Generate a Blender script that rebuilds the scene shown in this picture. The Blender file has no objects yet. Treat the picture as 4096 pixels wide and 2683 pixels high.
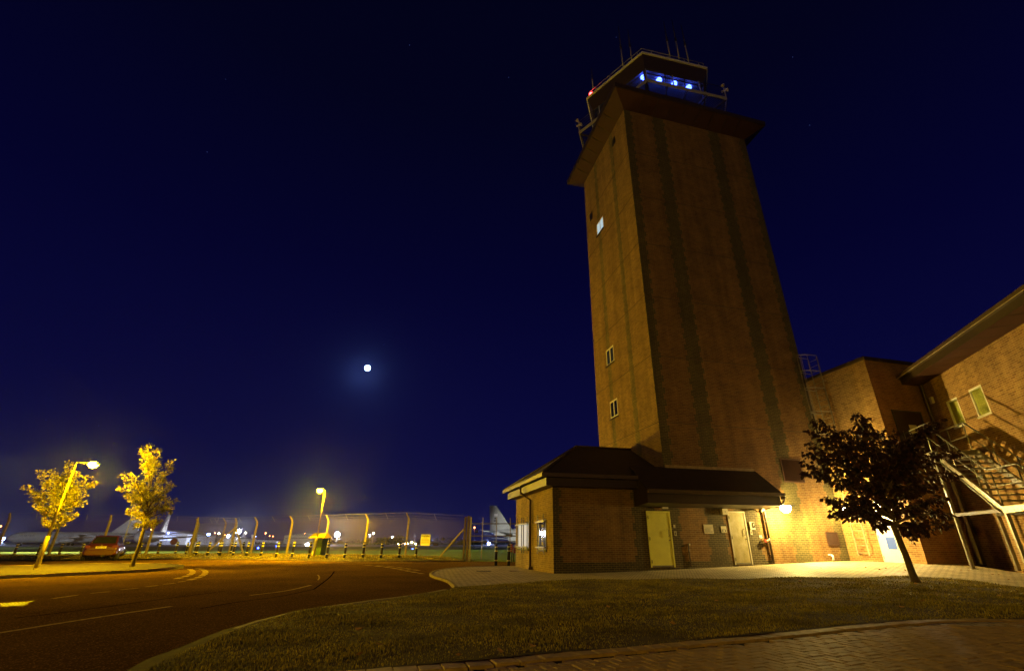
import bpy, math, random
import numpy as np
from mathutils import Vector, Matrix
random.seed(7); rng = np.random.default_rng(7)
S = bpy.context.scene; COL = S.collection; R = math.radians

# ------------------------------------------------------------------ camera
TH = math.atan(829/1855.0); HC = 1.05; FPX = 1855.0; PX0, PY0 = 2130.0, 1341.0
cam = bpy.data.cameras.new('camera'); co = bpy.data.objects.new('camera', cam); COL.objects.link(co)
cam.sensor_width = 36; cam.lens = FPX/4096*36; cam.shift_x = -82/4096.0
cam.clip_start = 0.05; cam.clip_end = 9000
co.location = (0, 0, HC); co.rotation_euler = (R(90)+TH, 0, 0); S.camera = co

# ------------------------------------------------------------------ sky, moonlight, exposure
S.view_settings.view_transform = 'Standard'; S.view_settings.look = 'None'
S.view_settings.exposure = 0.0; S.view_settings.gamma = 1.0; S.view_settings.use_curve_mapping = False
S.cycles.use_denoising = True
try: S.cycles.denoiser = 'OPENIMAGEDENOISE'
except Exception: pass
S.cycles.max_bounces = 6; S.cycles.sample_clamp_indirect = 4.0; S.cycles.use_light_tree = True
S.cycles.caustics_reflective = False; S.cycles.caustics_refractive = False
MOON_DIR = Vector((-0.325, 0.847, 0.3)).normalized()
W = bpy.data.worlds.new('World'); S.world = W; W.use_nodes = True
nt = W.node_tree; nt.nodes.clear()
def wn(t, **k):
    n = nt.nodes.new(t)
    for a, b in k.items(): setattr(n, a, b)
    return n
out = wn('ShaderNodeOutputWorld'); bg = wn('ShaderNodeBackground'); nt.links.new(bg.outputs[0], out.inputs[0])
tc = wn('ShaderNodeTexCoord'); sep = wn('ShaderNodeSeparateXYZ'); nt.links.new(tc.outputs['Generated'], sep.inputs[0])
sky = wn('ShaderNodeTexSky', sky_type='NISHITA', sun_disc=False)
sky.sun_elevation = math.asin(MOON_DIR.z); sky.sun_rotation = math.atan2(MOON_DIR.x, MOON_DIR.y)
ramp = wn('ShaderNodeValToRGB'); cr = ramp.color_ramp
stops = [(0.0, (0.0085, 0.0088, 0.052, 1)), (0.06, (0.0046, 0.0048, 0.048, 1)), (0.15, (0.0029, 0.0030, 0.042, 1)),
         (0.5, (0.0012, 0.0011, 0.0225, 1)), (0.75, (0.0009, 0.0010, 0.011, 1)), (1.0, (0.0007, 0.0009, 0.007, 1))]
cr.elements[0].position, cr.elements[0].color = stops[0]
cr.elements[1].position, cr.elements[1].color = stops[-1]
for p, c in stops[1:-1]:
    e = cr.elements.new(p); e.color = c
nt.links.new(sep.outputs[2], ramp.inputs[0])
mixs = wn('ShaderNodeMixRGB', blend_type='ADD'); mixs.inputs[0].default_value = 0.00002
nt.links.new(ramp.outputs[0], mixs.inputs[1]); nt.links.new(sky.outputs[0], mixs.inputs[2])
vor = wn('ShaderNodeTexVoronoi'); vor.inputs['Scale'].default_value = 46
nt.links.new(tc.outputs['Generated'], vor.inputs['Vector'])
lt = wn('ShaderNodeMath', operation='LESS_THAN'); lt.inputs[1].default_value = 0.028
nt.links.new(vor.outputs['Distance'], lt.inputs[0])
sc_ = wn('ShaderNodeSeparateColor'); nt.links.new(vor.outputs['Color'], sc_.inputs[0])
gt = wn('ShaderNodeMath', operation='GREATER_THAN'); gt.inputs[1].default_value = 0.86; nt.links.new(sc_.outputs[0], gt.inputs[0])
mu = wn('ShaderNodeMath', operation='MULTIPLY'); nt.links.new(lt.outputs[0], mu.inputs[0]); nt.links.new(gt.outputs[0], mu.inputs[1])
starc = wn('ShaderNodeMixRGB', blend_type='MIX'); starc.inputs[1].default_value = (0, 0, 0, 1); starc.inputs[2].default_value = (0.03, 0.045, 0.16, 1)
nt.links.new(mu.outputs[0], starc.inputs[0])
mix2 = wn('ShaderNodeMixRGB', blend_type='ADD'); mix2.inputs[0].default_value = 1
nt.links.new(mixs.outputs[0], mix2.inputs[1]); nt.links.new(starc.outputs[0], mix2.inputs[2])
nt.links.new(mix2.outputs[0], bg.inputs[0]); bg.inputs[1].default_value = 1.0
sun = bpy.data.lights.new('moonlight', 'SUN'); sun.energy = 0.03; sun.angle = R(0.5); sun.color = (0.16, 0.30, 1.0)
so = bpy.data.objects.new('moonlight', sun); COL.objects.link(so)
so.rotation_euler = MOON_DIR.to_track_quat('Z', 'Y').to_euler()

# ------------------------------------------------------------------ survey helpers (pixel of the photo -> point in the place)
cth, sth = math.cos(TH), math.sin(TH)
def ray(px, py):
    u = (px-PX0)/FPX; v = (PY0-py)/FPX
    return Vector((u, cth-sth*v, sth+cth*v))
def atz(px, py, z=0.0):
    r = ray(px, py); t = (z-HC)/r.z; return Vector((0, 0, HC))+r*t
def atY(px, py, Y):
    r = ray(px, py); return Vector((0, 0, HC))+r*(Y/r.y)
def onsurf(px, py, f):
    z = 0.0
    for _ in range(12):
        p = atz(px, py, z); z = 0.5*z+0.5*f(p.x, p.y)
    p = atz(px, py, z); p.z = f(p.x, p.y); return p
def sstep(a, b, x):
    t = min(1.0, max(0.0, (x-a)/(b-a))); return t*t*(3-2*t)
A = R(15.5); EX = Vector((math.cos(A), math.sin(A), 0)); EY = Vector((-math.sin(A), math.cos(A), 0))
C0 = atz(2215.5, 2292.5, 0)
def loc(p): d = p-C0; return d.dot(EX), d.dot(EY)
def WL(s, t, z): return C0+EX*s+EY*t+Vector((0, 0, z))
def gz(x, y):                                     # paved ground round the buildings rises towards the annex
    s, t = loc(Vector((x, y, 0)))
    return 0.34*sstep(0, 17, max(0, s))*sstep(-9.0, -2.0, t) if s > 0 else 0.0
def zr(x, y): return -0.05+0.1*sstep(14, 28, y)   # the road rises gently to the far kerb
# stair wall frame
CA = R(75.5); CCp = WL(17.2, -3.35, 0)
CDv = Vector((-math.cos(CA), -math.sin(CA), 0)); CNv = Vector((-math.sin(CA), math.cos(CA), 0))
def WC(c, d, z): return CCp+CDv*c+CNv*d+Vector((0, 0, z))

# ------------------------------------------------------------------ mesh builder
class MB:
    def __init__(self): self.v = []; self.f = []; self.mi = []; self.sm = []
    def face(self, pts, m=0, sm=False):
        b = len(self.v); self.v += [tuple(p) for p in pts]; self.f.append(tuple(range(b, b+len(pts)))); self.mi.append(m); self.sm.append(sm)
    def box(self, x0, x1, y0, y1, z0, z1, m=0, M=None):
        p = [Vector((x, y, z)) for z in (z0, z1) for y in (y0, y1) for x in (x0, x1)]
        if M is not None: p = [M @ q for q in p]
        b = len(self.v); self.v += [tuple(q) for q in p]
        for f in ((0, 2, 3, 1), (4, 5, 7, 6), (0, 1, 5, 4), (2, 6, 7, 3), (0, 4, 6, 2), (1, 3, 7, 5)):
            self.f.append(tuple(b+i for i in f)); self.mi.append(m); self.sm.append(False)
        return self
    def prism(self, poly, z0, z1, m=0, M=None):
        n = len(poly); b = len(self.v)
        a = sum(poly[i][0]*poly[(i+1) % n][1]-poly[(i+1) % n][0]*poly[i][1] for i in range(n))
        if a < 0: poly = poly[::-1]
        pts = [Vector((x, y, z0)) for x, y in poly]+[Vector((x, y, z1)) for x, y in poly]
        if M is not None: pts = [M @ q for q in pts]
        self.v += [tuple(q) for q in pts]
        self.f.append(tuple(b+i for i in range(n))[::-1]); self.f.append(tuple(b+n+i for i in range(n)))
        for i in range(n): self.f.append((b+i, b+(i+1) % n, b+n+(i+1) % n, b+n+i))
        self.mi += [m]*(n+2); self.sm += [False]*(n+2); return self
    def tube(self, pts, r, n=8, m=0, caps=True, sm=True):
        pts = [Vector(p) for p in pts]; k = len(pts)
        rs = r if isinstance(r, (list, tuple)) else [r]*k
        b = len(self.v); up = None
        for i, p in enumerate(pts):
            d = (pts[min(i+1, k-1)]-pts[max(i-1, 0)]).normalized()
            if up is None: up = Vector((0, 0, 1)) if abs(d.z) < 0.9 else Vector((1, 0, 0))
            a = d.cross(up).normalized(); up = a.cross(d).normalized()
            for j in range(n):
                t = 2*math.pi*j/n; self.v.append(tuple(p+(a*math.cos(t)+up*math.sin(t))*rs[i]))
        for i in range(k-1):
            for j in range(n):
                j2 = (j+1) % n; self.f.append((b+i*n+j, b+(i+1)*n+j, b+(i+1)*n+j2, b+i*n+j2)); self.mi.append(m); self.sm.append(sm)
        if caps:
            self.f.append(tuple(b+j for j in range(n))); self.f.append(tuple(b+(k-1)*n+j for j in range(n))[::-1]); self.mi += [m, m]; self.sm += [False, False]
        return self
    def bar(self, p, q, w, h, m=0):               # rectangular bar
        p, q = Vector(p), Vector(q); d = (q-p).normalized()
        a = d.cross(Vector((0, 0, 1)) if abs(d.z) < 0.95 else Vector((1, 0, 0))).normalized(); u = a.cross(d).normalized()
        b = len(self.v)
        for c in (p, q):
            for sa, su in ((-1, -1), (1, -1), (1, 1), (-1, 1)): self.v.append(tuple(c+a*(sa*w/2)+u*(su*h/2)))
        for f in ((0, 1, 2, 3), (7, 6, 5, 4), (0, 4, 5, 1), (1, 5, 6, 2), (2, 6, 7, 3), (3, 7, 4, 0)):
            self.f.append(tuple(b+i for i in f)); self.mi.append(m); self.sm.append(False)
        return self
    def lathe(self, prof, n=16, m=0, c=(0, 0, 0), axis='z', ms=None):
        b = len(self.v); c = Vector(c)
        for (r, h) in prof:
            for j in range(n):
                t = 2*math.pi*j/n; x, y = r*math.cos(t), r*math.sin(t)
                q = (x, y, h) if axis == 'z' else ((h, x, y) if axis == 'x' else (x, h, y)); self.v.append(tuple(c+Vector(q)))
        for i in range(len(prof)-1):
            for j in range(n):
                j2 = (j+1) % n; f = (b+i*n+j, b+i*n+j2, b+(i+1)*n+j2, b+(i+1)*n+j)
                self.f.append(f if axis != 'y' else f[::-1]); self.mi.append(ms[i] if ms else m); self.sm.append(True)
        self.f.append(tuple(b+j for j in range(n))[::-1]); self.f.append(tuple(b+(len(prof)-1)*n+j for j in range(n)))
        self.mi += [ms[0] if ms else m, ms[-1] if ms else m]; self.sm += [False, False]; return self
    def loft(self, rings, m=0, caps=True, sm=True):
        b = len(self.v); n = len(rings[0])
        for rg in rings: self.v += [tuple(p) for p in rg]
        for i in range(len(rings)-1):
            for j in range(n):
                j2 = (j+1) % n; self.f.append((b+i*n+j, b+i*n+j2, b+(i+1)*n+j2, b+(i+1)*n+j)); self.mi.append(m); self.sm.append(sm)
        if caps:
            k = len(rings)-1; self.f.append(tuple(b+j for j in range(n))[::-1]); self.f.append(tuple(b+k*n+j for j in range(n))); self.mi += [m, m]; self.sm += [False, False]
        return self
    def build(self, name, mats, parent=None, bevel=0.0):
        me = bpy.data.meshes.new(name); me.from_pydata(self.v, [], self.f)
        if not isinstance(mats, (list, tuple)): mats = [mats]
        for m in mats: me.materials.append(m)
        me.polygons.foreach_set('material_index', self.mi); me.polygons.foreach_set('use_smooth', self.sm)
        me.update(); boxuv(me)
        o = bpy.data.objects.new(name, me); COL.objects.link(o)
        if parent is not None: o.parent = parent
        if bevel:
            md = o.modifiers.new('bevel', 'BEVEL'); md.width = bevel; md.segments = 2; md.limit_method = 'ANGLE'
        return o
def boxuv(me):
    n = len(me.loops)
    if n == 0: return
    uv = me.uv_layers.new(name='UVMap')
    co_ = np.empty(len(me.vertices)*3); me.vertices.foreach_get('co', co_); co_ = co_.reshape(-1, 3)
    li = np.empty(n, int); me.loops.foreach_get('vertex_index', li)
    nr = np.empty(len(me.polygons)*3); me.polygons.foreach_get('normal', nr); nr = nr.reshape(-1, 3)
    lt_ = np.empty(len(me.polygons), int); me.polygons.foreach_get('loop_total', lt_)
    pn = np.repeat(nr, lt_, axis=0); p = co_[li]
    flat = np.abs(pn[:, 2]) > 0.75; xd = np.abs(pn[:, 0]) > np.abs(pn[:, 1])
    u = np.where(flat, p[:, 0], np.where(xd, p[:, 1], p[:, 0])); v = np.where(flat, p[:, 1], p[:, 2])
    uv.data.foreach_set('uv', np.column_stack([u, v]).ravel())
def tag(o, label=None, cat=None, group=None, kind=None):
    if label: o['label'] = label
    if cat: o['category'] = cat
    if group: o['group'] = group
    if kind: o['kind'] = kind
    return o
def thing(name, label, cat, p=(0, 0, 0), rz=0.0, group=None):
    o = bpy.data.objects.new(name, None); COL.objects.link(o); o.location = p; o.rotation_euler = (0, 0, rz); o.empty_display_size = 0.2
    return tag(o, label, cat, group)
def dup(root, p, rz, label, group=None, scale=None):
    def cp(o, par):
        c = o.copy(); COL.objects.link(c)
        if par is not None: c.parent = par
        for ch in o.children: cp(ch, c)
        return c
    r = cp(root, None); r.location = p; r.rotation_euler = (0, 0, rz)
    if scale: r.scale = scale
    tag(r, label, None, group); return r
def text_mb(s, size, ext=0.004, align='CENTER', bold=0.0):
    cu = bpy.data.curves.new('lettering', 'FONT'); cu.body = s; cu.size = size; cu.extrude = ext; cu.align_x = align; cu.align_y = 'CENTER'; cu.resolution_u = 2; cu.offset = bold
    o = bpy.data.objects.new('lettering', cu); COL.objects.link(o); bpy.context.view_layer.update()
    me = bpy.data.meshes.new_from_object(o.evaluated_get(bpy.context.evaluated_depsgraph_get()))
    mb = MB(); mb.v = [tuple(v.co) for v in me.vertices]; mb.f = [tuple(p.vertices) for p in me.polygons]
    mb.mi = [0]*len(mb.f); mb.sm = [False]*len(mb.f)
    bpy.data.objects.remove(o); bpy.data.curves.remove(cu); bpy.data.meshes.remove(me); return mb
def xf(mb, M): mb.v = [tuple(M @ Vector(v)) for v in mb.v]; return mb
def frame(o, x, y):                                # matrix from origin and two axes
    x = Vector(x).normalized(); y = Vector(y); y = (y-x*y.dot(x)).normalized(); z = x.cross(y); o = Vector(o)
    return Matrix(((x.x, y.x, z.x, o.x), (x.y, y.y, z.y, o.y), (x.z, y.z, z.z, o.z), (0, 0, 0, 1)))

# ------------------------------------------------------------------ materials
def nodes(name):
    m = bpy.data.materials.new(name); m.use_nodes = True; t = m.node_tree; b = t.nodes['Principled BSDF']; return m, t, b
def N(t, ty, ins=None, **k):
    n = t.nodes.new(ty)
    for a, b in k.items(): setattr(n, a, b)
    for a, b in (ins or {}).items():
        if isinstance(b, bpy.types.NodeSocket): t.links.new(b, n.inputs[a])
        else: n.inputs[a].default_value = b
    return n
def c4(c): return (c[0], c[1], c[2], 1)
def mat(name, c, rough=0.7, metal=0.0, var=0.18, scale=6.0, bump=0.0, bscale=40.0, coat=0.0, spec=0.5, c2=None, dist=0.02):
    m, t, b = nodes(name); tcn = N(t, 'ShaderNodeTexCoord')
    nz = N(t, 'ShaderNodeTexNoise', {'Vector': tcn.outputs['Object'], 'Scale': scale, 'Detail': 6.0, 'Roughness': 0.65})
    lo = c4(c2) if c2 else c4([x*(1-var) for x in c]); hi = c4(c) if c2 else c4([min(1, x*(1+var)) for x in c])
    rp = N(t, 'ShaderNodeValToRGB', {0: nz.outputs[0]}); rp.color_ramp.elements[0].position = 0.3; rp.color_ramp.elements[1].position = 0.7
    rp.color_ramp.elements[0].color = lo; rp.color_ramp.elements[1].color = hi
    t.links.new(rp.outputs[0], b.inputs['Base Color']); b.inputs['Roughness'].default_value = rough; b.inputs['Metallic'].default_value = metal
    b.inputs['Specular IOR Level'].default_value = spec; b.inputs['Coat Weight'].default_value = coat
    if bump:
        n2 = N(t, 'ShaderNodeTexNoise', {'Vector': tcn.outputs['Object'], 'Scale': bscale, 'Detail': 4.0})
        bp = N(t, 'ShaderNodeBump', {'Height': n2.outputs[0], 'Strength': bump, 'Distance': dist}); t.links.new(bp.outputs[0], b.inputs['Normal'])
    return m
def emit(name, c, s):
    m, t, b = nodes(name); b.inputs['Base Color'].default_value = (0.02, 0.02, 0.02, 1); b.inputs['Emission Color'].default_value = c4(c); b.inputs['Emission Strength'].default_value = s; return m
def brick(name, ca=(0.285, 0.172, 0.06), cb=(0.18, 0.10, 0.036), mort=(0.34, 0.265, 0.13), bands=(), dark=(0.115, 0.085, 0.034), amp=0.11, per=0.6, plinth=0.0):
    m, t, b = nodes(name); uvn = N(t, 'ShaderNodeUVMap'); 
    br = N(t, 'ShaderNodeTexBrick', {'Vector': uvn.outputs[0], 'Color1': c4(ca), 'Color2': c4(cb), 'Mortar': c4(mort), 'Scale': 1.0, 'Mortar Size': 0.006, 'Mortar Smooth': 0.2, 'Bias': -0.15, 'Brick Width': 0.225, 'Row Height': 0.075})
    col = br.outputs['Color']
    nz = N(t, 'ShaderNodeTexNoise', {'Vector': uvn.outputs[0], 'Scale': 0.9, 'Detail': 7.0, 'Roughness': 0.62})
    mps = N(t, 'ShaderNodeMapping', {0: uvn.outputs[0]}); mps.inputs['Scale'].default_value = (2.2, 0.10, 1)
    nzs = N(t, 'ShaderNodeTexNoise', {'Vector': mps.outputs[0], 'Scale': 1.0, 'Detail': 6.0, 'Roughness': 0.6})
    nzm = N(t, 'ShaderNodeMath', {0: nzs.outputs[0], 1: 0.5, 2: 0.0}, operation='MULTIPLY_ADD'); nza = N(t, 'ShaderNodeMath', {0: nz.outputs[0], 1: 0.5, 2: nzm.outputs[0]}, operation='MULTIPLY_ADD')
    mr = N(t, 'ShaderNodeMapRange', {0: nza.outputs[0], 1: 0.36, 2: 0.64, 3: 0.66, 4: 1.24})
    if bands or plinth:
        sp = N(t, 'ShaderNodeSeparateXYZ', {0: uvn.outputs[0]})
        br2 = N(t, 'ShaderNodeTexBrick', {'Vector': uvn.outputs[0], 'Color1': c4(dark), 'Color2': c4([x*0.65 for x in dark]), 'Mortar': c4([x*0.75 for x in mort]), 'Scale': 1.0, 'Mortar Size': 0.006, 'Mortar Smooth': 0.2, 'Brick Width': 0.225, 'Row Height': 0.075})
        dv = N(t, 'ShaderNodeMath', {0: sp.outputs[1], 1: per}, operation='DIVIDE'); fr = N(t, 'ShaderNodeMath', {0: dv.outputs[0]}, operation='FRACT')
        stp = N(t, 'ShaderNodeMath', {0: fr.outputs[0], 1: 0.5}, operation='GREATER_THAN')
        am = N(t, 'ShaderNodeMath', {0: stp.outputs[0], 1: amp}, operation='MULTIPLY')
        tot = None
        for bd in bands:
            c, hw = bd[0], bd[1]
            d = N(t, 'ShaderNodeMath', {0: sp.outputs[0], 1: c}, operation='SUBTRACT'); ab = N(t, 'ShaderNodeMath', {0: d.outputs[0]}, operation='ABSOLUTE')
            w = N(t, 'ShaderNodeMath', {0: am.outputs[0], 1: hw}, operation='ADD'); l = N(t, 'ShaderNodeMath', {0: ab.outputs[0], 1: w.outputs[0]}, operation='LESS_THAN')
            o = l.outputs[0]
            if len(bd) > 2:
                zl = N(t, 'ShaderNodeMath', {0: sp.outputs[1], 1: bd[2]}, operation='LESS_THAN'); o = N(t, 'ShaderNodeMath', {0: o, 1: zl.outputs[0]}, operation='MULTIPLY').outputs[0]
            tot = o if tot is None else N(t, 'ShaderNodeMath', {0: tot, 1: o}, operation='MAXIMUM').outputs[0]
        if plinth:
            pl = N(t, 'ShaderNodeMath', {0: sp.outputs[1], 1: plinth}, operation='LESS_THAN').outputs[0]
            tot = pl if tot is None else N(t, 'ShaderNodeMath', {0: tot, 1: pl}, operation='MAXIMUM').outputs[0]
        col = N(t, 'ShaderNodeMixRGB', {0: tot, 1: col, 2: br2.outputs['Color']}).outputs[0]
    mm = N(t, 'ShaderNodeMixRGB', {0: 1.0, 1: col, 2: mr.outputs[0]}, blend_type='MULTIPLY')
    t.links.new(mm.outputs[0], b.inputs['Base Color']); b.inputs['Roughness'].default_value = 0.82; b.inputs['Specular IOR Level'].default_value = 0.3
    inv = N(t, 'ShaderNodeMath', {0: 1.0, 1: br.outputs['Fac']}, operation='SUBTRACT')
    n3 = N(t, 'ShaderNodeTexNoise', {'Vector': uvn.outputs[0], 'Scale': 55.0, 'Detail': 3.0})
    hh = N(t, 'ShaderNodeMath', {0: n3.outputs[0], 1: 0.35, 2: inv.outputs[0]}, operation='MULTIPLY_ADD')
    bp = N(t, 'ShaderNodeBump', {'Height': hh.outputs[0], 'Strength': 0.7, 'Distance': 0.008}); t.links.new(bp.outputs[0], b.inputs['Normal'])
    return m
def ground_mat(name, cols, scale, rough, bump, bscale, spk=None, spec=0.3, big=0.25, dist=0.01):
    m, t, b = nodes(name); g = N(t, 'ShaderNodeNewGeometry')
    n1 = N(t, 'ShaderNodeTexNoise', {'Vector': g.outputs['Position'], 'Scale': scale, 'Detail': 8.0, 'Roughness': 0.7})
    n2 = N(t, 'ShaderNodeTexNoise', {'Vector': g.outputs['Position'], 'Scale': big, 'Detail': 5.0})
    ad = N(t, 'ShaderNodeMath', {0: n1.outputs[0], 1: 0.6, 2: 0.0}, operation='MULTIPLY_ADD'); ad2 = N(t, 'ShaderNodeMath', {0: n2.outputs[0], 1: 0.4, 2: ad.outputs[0]}, operation='MULTIPLY_ADD')
    rp = N(t, 'ShaderNodeValToRGB', {0: ad2.outputs[0]}); rp.color_ramp.elements[0].position = 0.36; rp.color_ramp.elements[1].position = 0.64
    rp.color_ramp.elements[0].color = c4(cols[0]); rp.color_ramp.elements[1].color = c4(cols[1]); col = rp.outputs[0]
    if spk:
        n4 = N(t, 'ShaderNodeTexVoronoi', {'Vector': g.outputs['Position'], 'Scale': spk[0]}); q = N(t, 'ShaderNodeSeparateColor', {0: n4.outputs['Color']})
        th = N(t, 'ShaderNodeMath', {0: q.outputs[0], 1: spk[1]}, operation='GREATER_THAN'); col = N(t, 'ShaderNodeMixRGB', {0: th.outputs[0], 1: col, 2: c4(spk[2])}).outputs[0]
    t.links.new(col, b.inputs['Base Color']); b.inputs['Roughness'].default_value = rough; b.inputs['Specular IOR Level'].default_value = spec
    n3 = N(t, 'ShaderNodeTexNoise', {'Vector': g.outputs['Position'], 'Scale': bscale, 'Detail': 5.0, 'Roughness': 0.7})
    bp = N(t, 'ShaderNodeBump', {'Height': n3.outputs[0], 'Strength': bump, 'Distance': dist}); t.links.new(bp.outputs[0], b.inputs['Normal'])
    return m
def leaf_mat(name, a, bcol, trans=0.25, patch=0.0):
    m, t, b = nodes(name); g = N(t, 'ShaderNodeNewGeometry')
    rp = N(t, 'ShaderNodeValToRGB', {0: g.outputs['Random Per Island']}); rp.color_ramp.elements[0].color = c4(a); rp.color_ramp.elements[1].color = c4(bcol)
    lc = rp.outputs[0]
    if patch:
        nz = N(t, 'ShaderNodeTexNoise', {'Vector': g.outputs['Position'], 'Scale': patch, 'Detail': 5.0, 'Roughness': 0.65}); mr = N(t, 'ShaderNodeMapRange', {0: nz.outputs[0], 1: 0.33, 2: 0.66, 3: 0.35, 4: 1.15})
        lc = N(t, 'ShaderNodeMixRGB', {0: 1.0, 1: lc, 2: mr.outputs[0]}, blend_type='MULTIPLY').outputs[0]
    t.links.new(lc, b.inputs['Base Color']); b.inputs['Roughness'].default_value = 0.55; b.inputs['Specular IOR Level'].default_value = 0.35
    tr = N(t, 'ShaderNodeBsdfTranslucent', {'Color': lc}); mx = N(t, 'ShaderNodeMixShader', {0: trans, 1: b.outputs[0], 2: tr.outputs[0]})
    t.links.new(mx.outputs[0], t.nodes['Material Output'].inputs[0]); return m

M = {}
M['brick_front'] = brick('tower_front_brick', dark=(0.105, 0.088, 0.028), ca=(0.235, 0.12, 0.034), cb=(0.15, 0.072, 0.022), bands=((5.2, 0.42), (7.6, 0.36), (11.7, 0.36), (14.2, 0.42)))
M['brick_left'] = brick('tower_side_brick', bands=((2.2, 0.2), (4.85, 0.2), (0.0, 0.1)), dark=(0.17, 0.135, 0.06), amp=0.06)
M['brick_low'] = brick('gatehouse_front_brick', dark=(0.085, 0.064, 0.026), ca=(0.235, 0.118, 0.034), cb=(0.15, 0.072, 0.022), bands=((0.0, 0.26), (3.95, 0.42), (5.25, 0.3), (7.35, 0.4), (8.95, 0.5)), plinth=0.36)
M['brick_side'] = brick('gatehouse_side_brick', bands=(), amp=0.05)
M['brick_c'] = brick('buff_brick', ca=(0.33, 0.19, 0.07), cb=(0.18, 0.09, 0.032), mort=(0.46, 0.34, 0.15))
M['roof'] = mat('dark_roof_tile', (0.030, 0.016, 0.012), 0.8, var=0.3, scale=3, bump=0.4, bscale=14)
M['fascia'] = mat('brown_fascia', (0.042, 0.027, 0.012), 0.5, var=0.15)
M['gutter'] = mat('brown_gutter', (0.09, 0.062, 0.03), 0.4, var=0.12)
M['soffit'] = mat('brown_soffit', (0.046, 0.013, 0.006), 0.7, var=0.15, scale=2)
M['cream_door'] = mat('cream_door_paint', (0.88, 0.84, 0.16), 0.45, var=0.07, scale=3)
M['worn_door'] = mat('scuffed_cream_door_paint', (0.50, 0.41, 0.24), 0.6, scale=4.5, c2=(0.33, 0.27, 0.08))
M['white_door'] = mat('white_door_paint', (0.82, 0.8, 0.76), 0.4, var=0.03)
M['dark_door'] = mat('dark_brown_door', (0.035, 0.016, 0.012), 0.5)
M['white'] = mat('white_frame', (0.78, 0.76, 0.72), 0.4, var=0.05)
M['steel'] = mat('galvanised_steel', (0.27, 0.25, 0.21), 0.38, metal=0.55, var=0.22, scale=9)
M['wire'] = mat('weathered_fence_wire', (0.24, 0.2, 0.14), 0.6)
M['chain'] = mat('weathered_chain_link', (0.16, 0.13, 0.09), 0.75)
M['ladder'] = mat('ladder_steel', (0.30, 0.26, 0.19), 0.5, metal=0.2)
M['dsteel'] = mat('dark_painted_steel', (0.05, 0.04, 0.03), 0.5, metal=0.2)
M['brownpipe'] = mat('brown_pipe', (0.075, 0.045, 0.025), 0.35)
M['greypaint'] = mat('grey_paint', (0.34, 0.33, 0.31), 0.5)
M['plastic'] = mat('cream_plastic', (0.62, 0.55, 0.40), 0.4, var=0.06)
M['black'] = mat('black_plastic', (0.012, 0.012, 0.012), 0.4)
M['bollard'] = mat('bollard_black', (0.022, 0.018, 0.015), 0.4)
M['band'] = mat('bollard_band_yellow', (0.88, 0.78, 0.36), 0.35, var=0.05)
M['concrete_post'] = mat('concrete_post', (0.34, 0.27, 0.15), 0.85, var=0.25, scale=8, bump=0.3)
M['kerb'] = mat('kerb_concrete', (0.30, 0.22, 0.11), 0.85, var=0.3, scale=5, bump=0.4)
M['paint_line'] = mat('worn_road_paint', (0.72, 0.55, 0.26), 0.8, scale=14, c2=(0.30, 0.20, 0.08), spec=0.0)
M['yellow_line'] = mat('yellow_road_paint', (0.15, 0.095, 0.018), 0.6, var=0.3)
M['leaf_litter'] = mat('fallen_leaf', (0.55, 0.30, 0.09), 0.7, var=0.4, scale=12)
M['glass'] = mat('dark_window_glass', (0.02, 0.022, 0.035), 0.06, var=0.1, spec=0.8)
M['sign_text'] = mat('sign_lettering', (0.035, 0.025, 0.02), 0.7)
M['sign_white'] = mat('sign_white', (0.72, 0.66, 0.55), 0.55, var=0.08)
M['blue'] = mat('blue_sign_paint', (0.03, 0.09, 0.55), 0.4, var=0.05)
M['red'] = mat('red_sign_paint', (0.45, 0.05, 0.02), 0.5)
M['bark'] = mat('tree_bark', (0.11, 0.075, 0.04), 0.9, var=0.4, scale=14, bump=0.8, bscale=30)
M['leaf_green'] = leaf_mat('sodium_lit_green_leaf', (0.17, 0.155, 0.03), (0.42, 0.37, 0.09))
M['leaf_red'] = leaf_mat('dark_maroon_leaf', (0.03, 0.008, 0.005), (0.062, 0.024, 0.009), 0.1)
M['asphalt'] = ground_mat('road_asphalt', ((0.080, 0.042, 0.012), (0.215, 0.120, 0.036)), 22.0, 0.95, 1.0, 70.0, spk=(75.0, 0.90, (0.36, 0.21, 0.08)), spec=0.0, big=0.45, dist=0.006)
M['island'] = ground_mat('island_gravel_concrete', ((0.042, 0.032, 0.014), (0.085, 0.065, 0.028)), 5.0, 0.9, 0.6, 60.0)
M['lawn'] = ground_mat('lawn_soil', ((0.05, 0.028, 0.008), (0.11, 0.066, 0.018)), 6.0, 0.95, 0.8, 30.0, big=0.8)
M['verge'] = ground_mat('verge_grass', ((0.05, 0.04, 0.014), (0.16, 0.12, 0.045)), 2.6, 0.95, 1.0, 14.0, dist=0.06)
M['airfield'] = ground_mat('airfield_grass', ((0.09, 0.13, 0.008), (0.18, 0.25, 0.015)), 0.6, 0.95, 0.8, 3.0, big=0.03, dist=0.1)
M['apron'] = ground_mat('apron_concrete', ((0.2, 0.19, 0.17), (0.32, 0.31, 0.28)), 0.2, 0.9, 0.2, 2.0)
M['plane_grey'] = mat('aircraft_grey_paint', (0.36, 0.37, 0.36), 0.42, var=0.1, scale=0.6)
M['plane_white'] = mat('aircraft_white_paint', (0.75, 0.74, 0.76), 0.4, var=0.05, scale=0.6)
M['plane_dark'] = mat('aircraft_intake_dark', (0.02, 0.02, 0.022), 0.5)
M['plane_metal'] = mat('aircraft_intake_lip', (0.6, 0.6, 0.6), 0.3, metal=0.8)
M['cover_red'] = mat('red_engine_cover', (0.28, 0.045, 0.015), 0.8)
M['tyre'] = mat('tyre_rubber', (0.014, 0.013, 0.012), 0.85)
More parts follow.
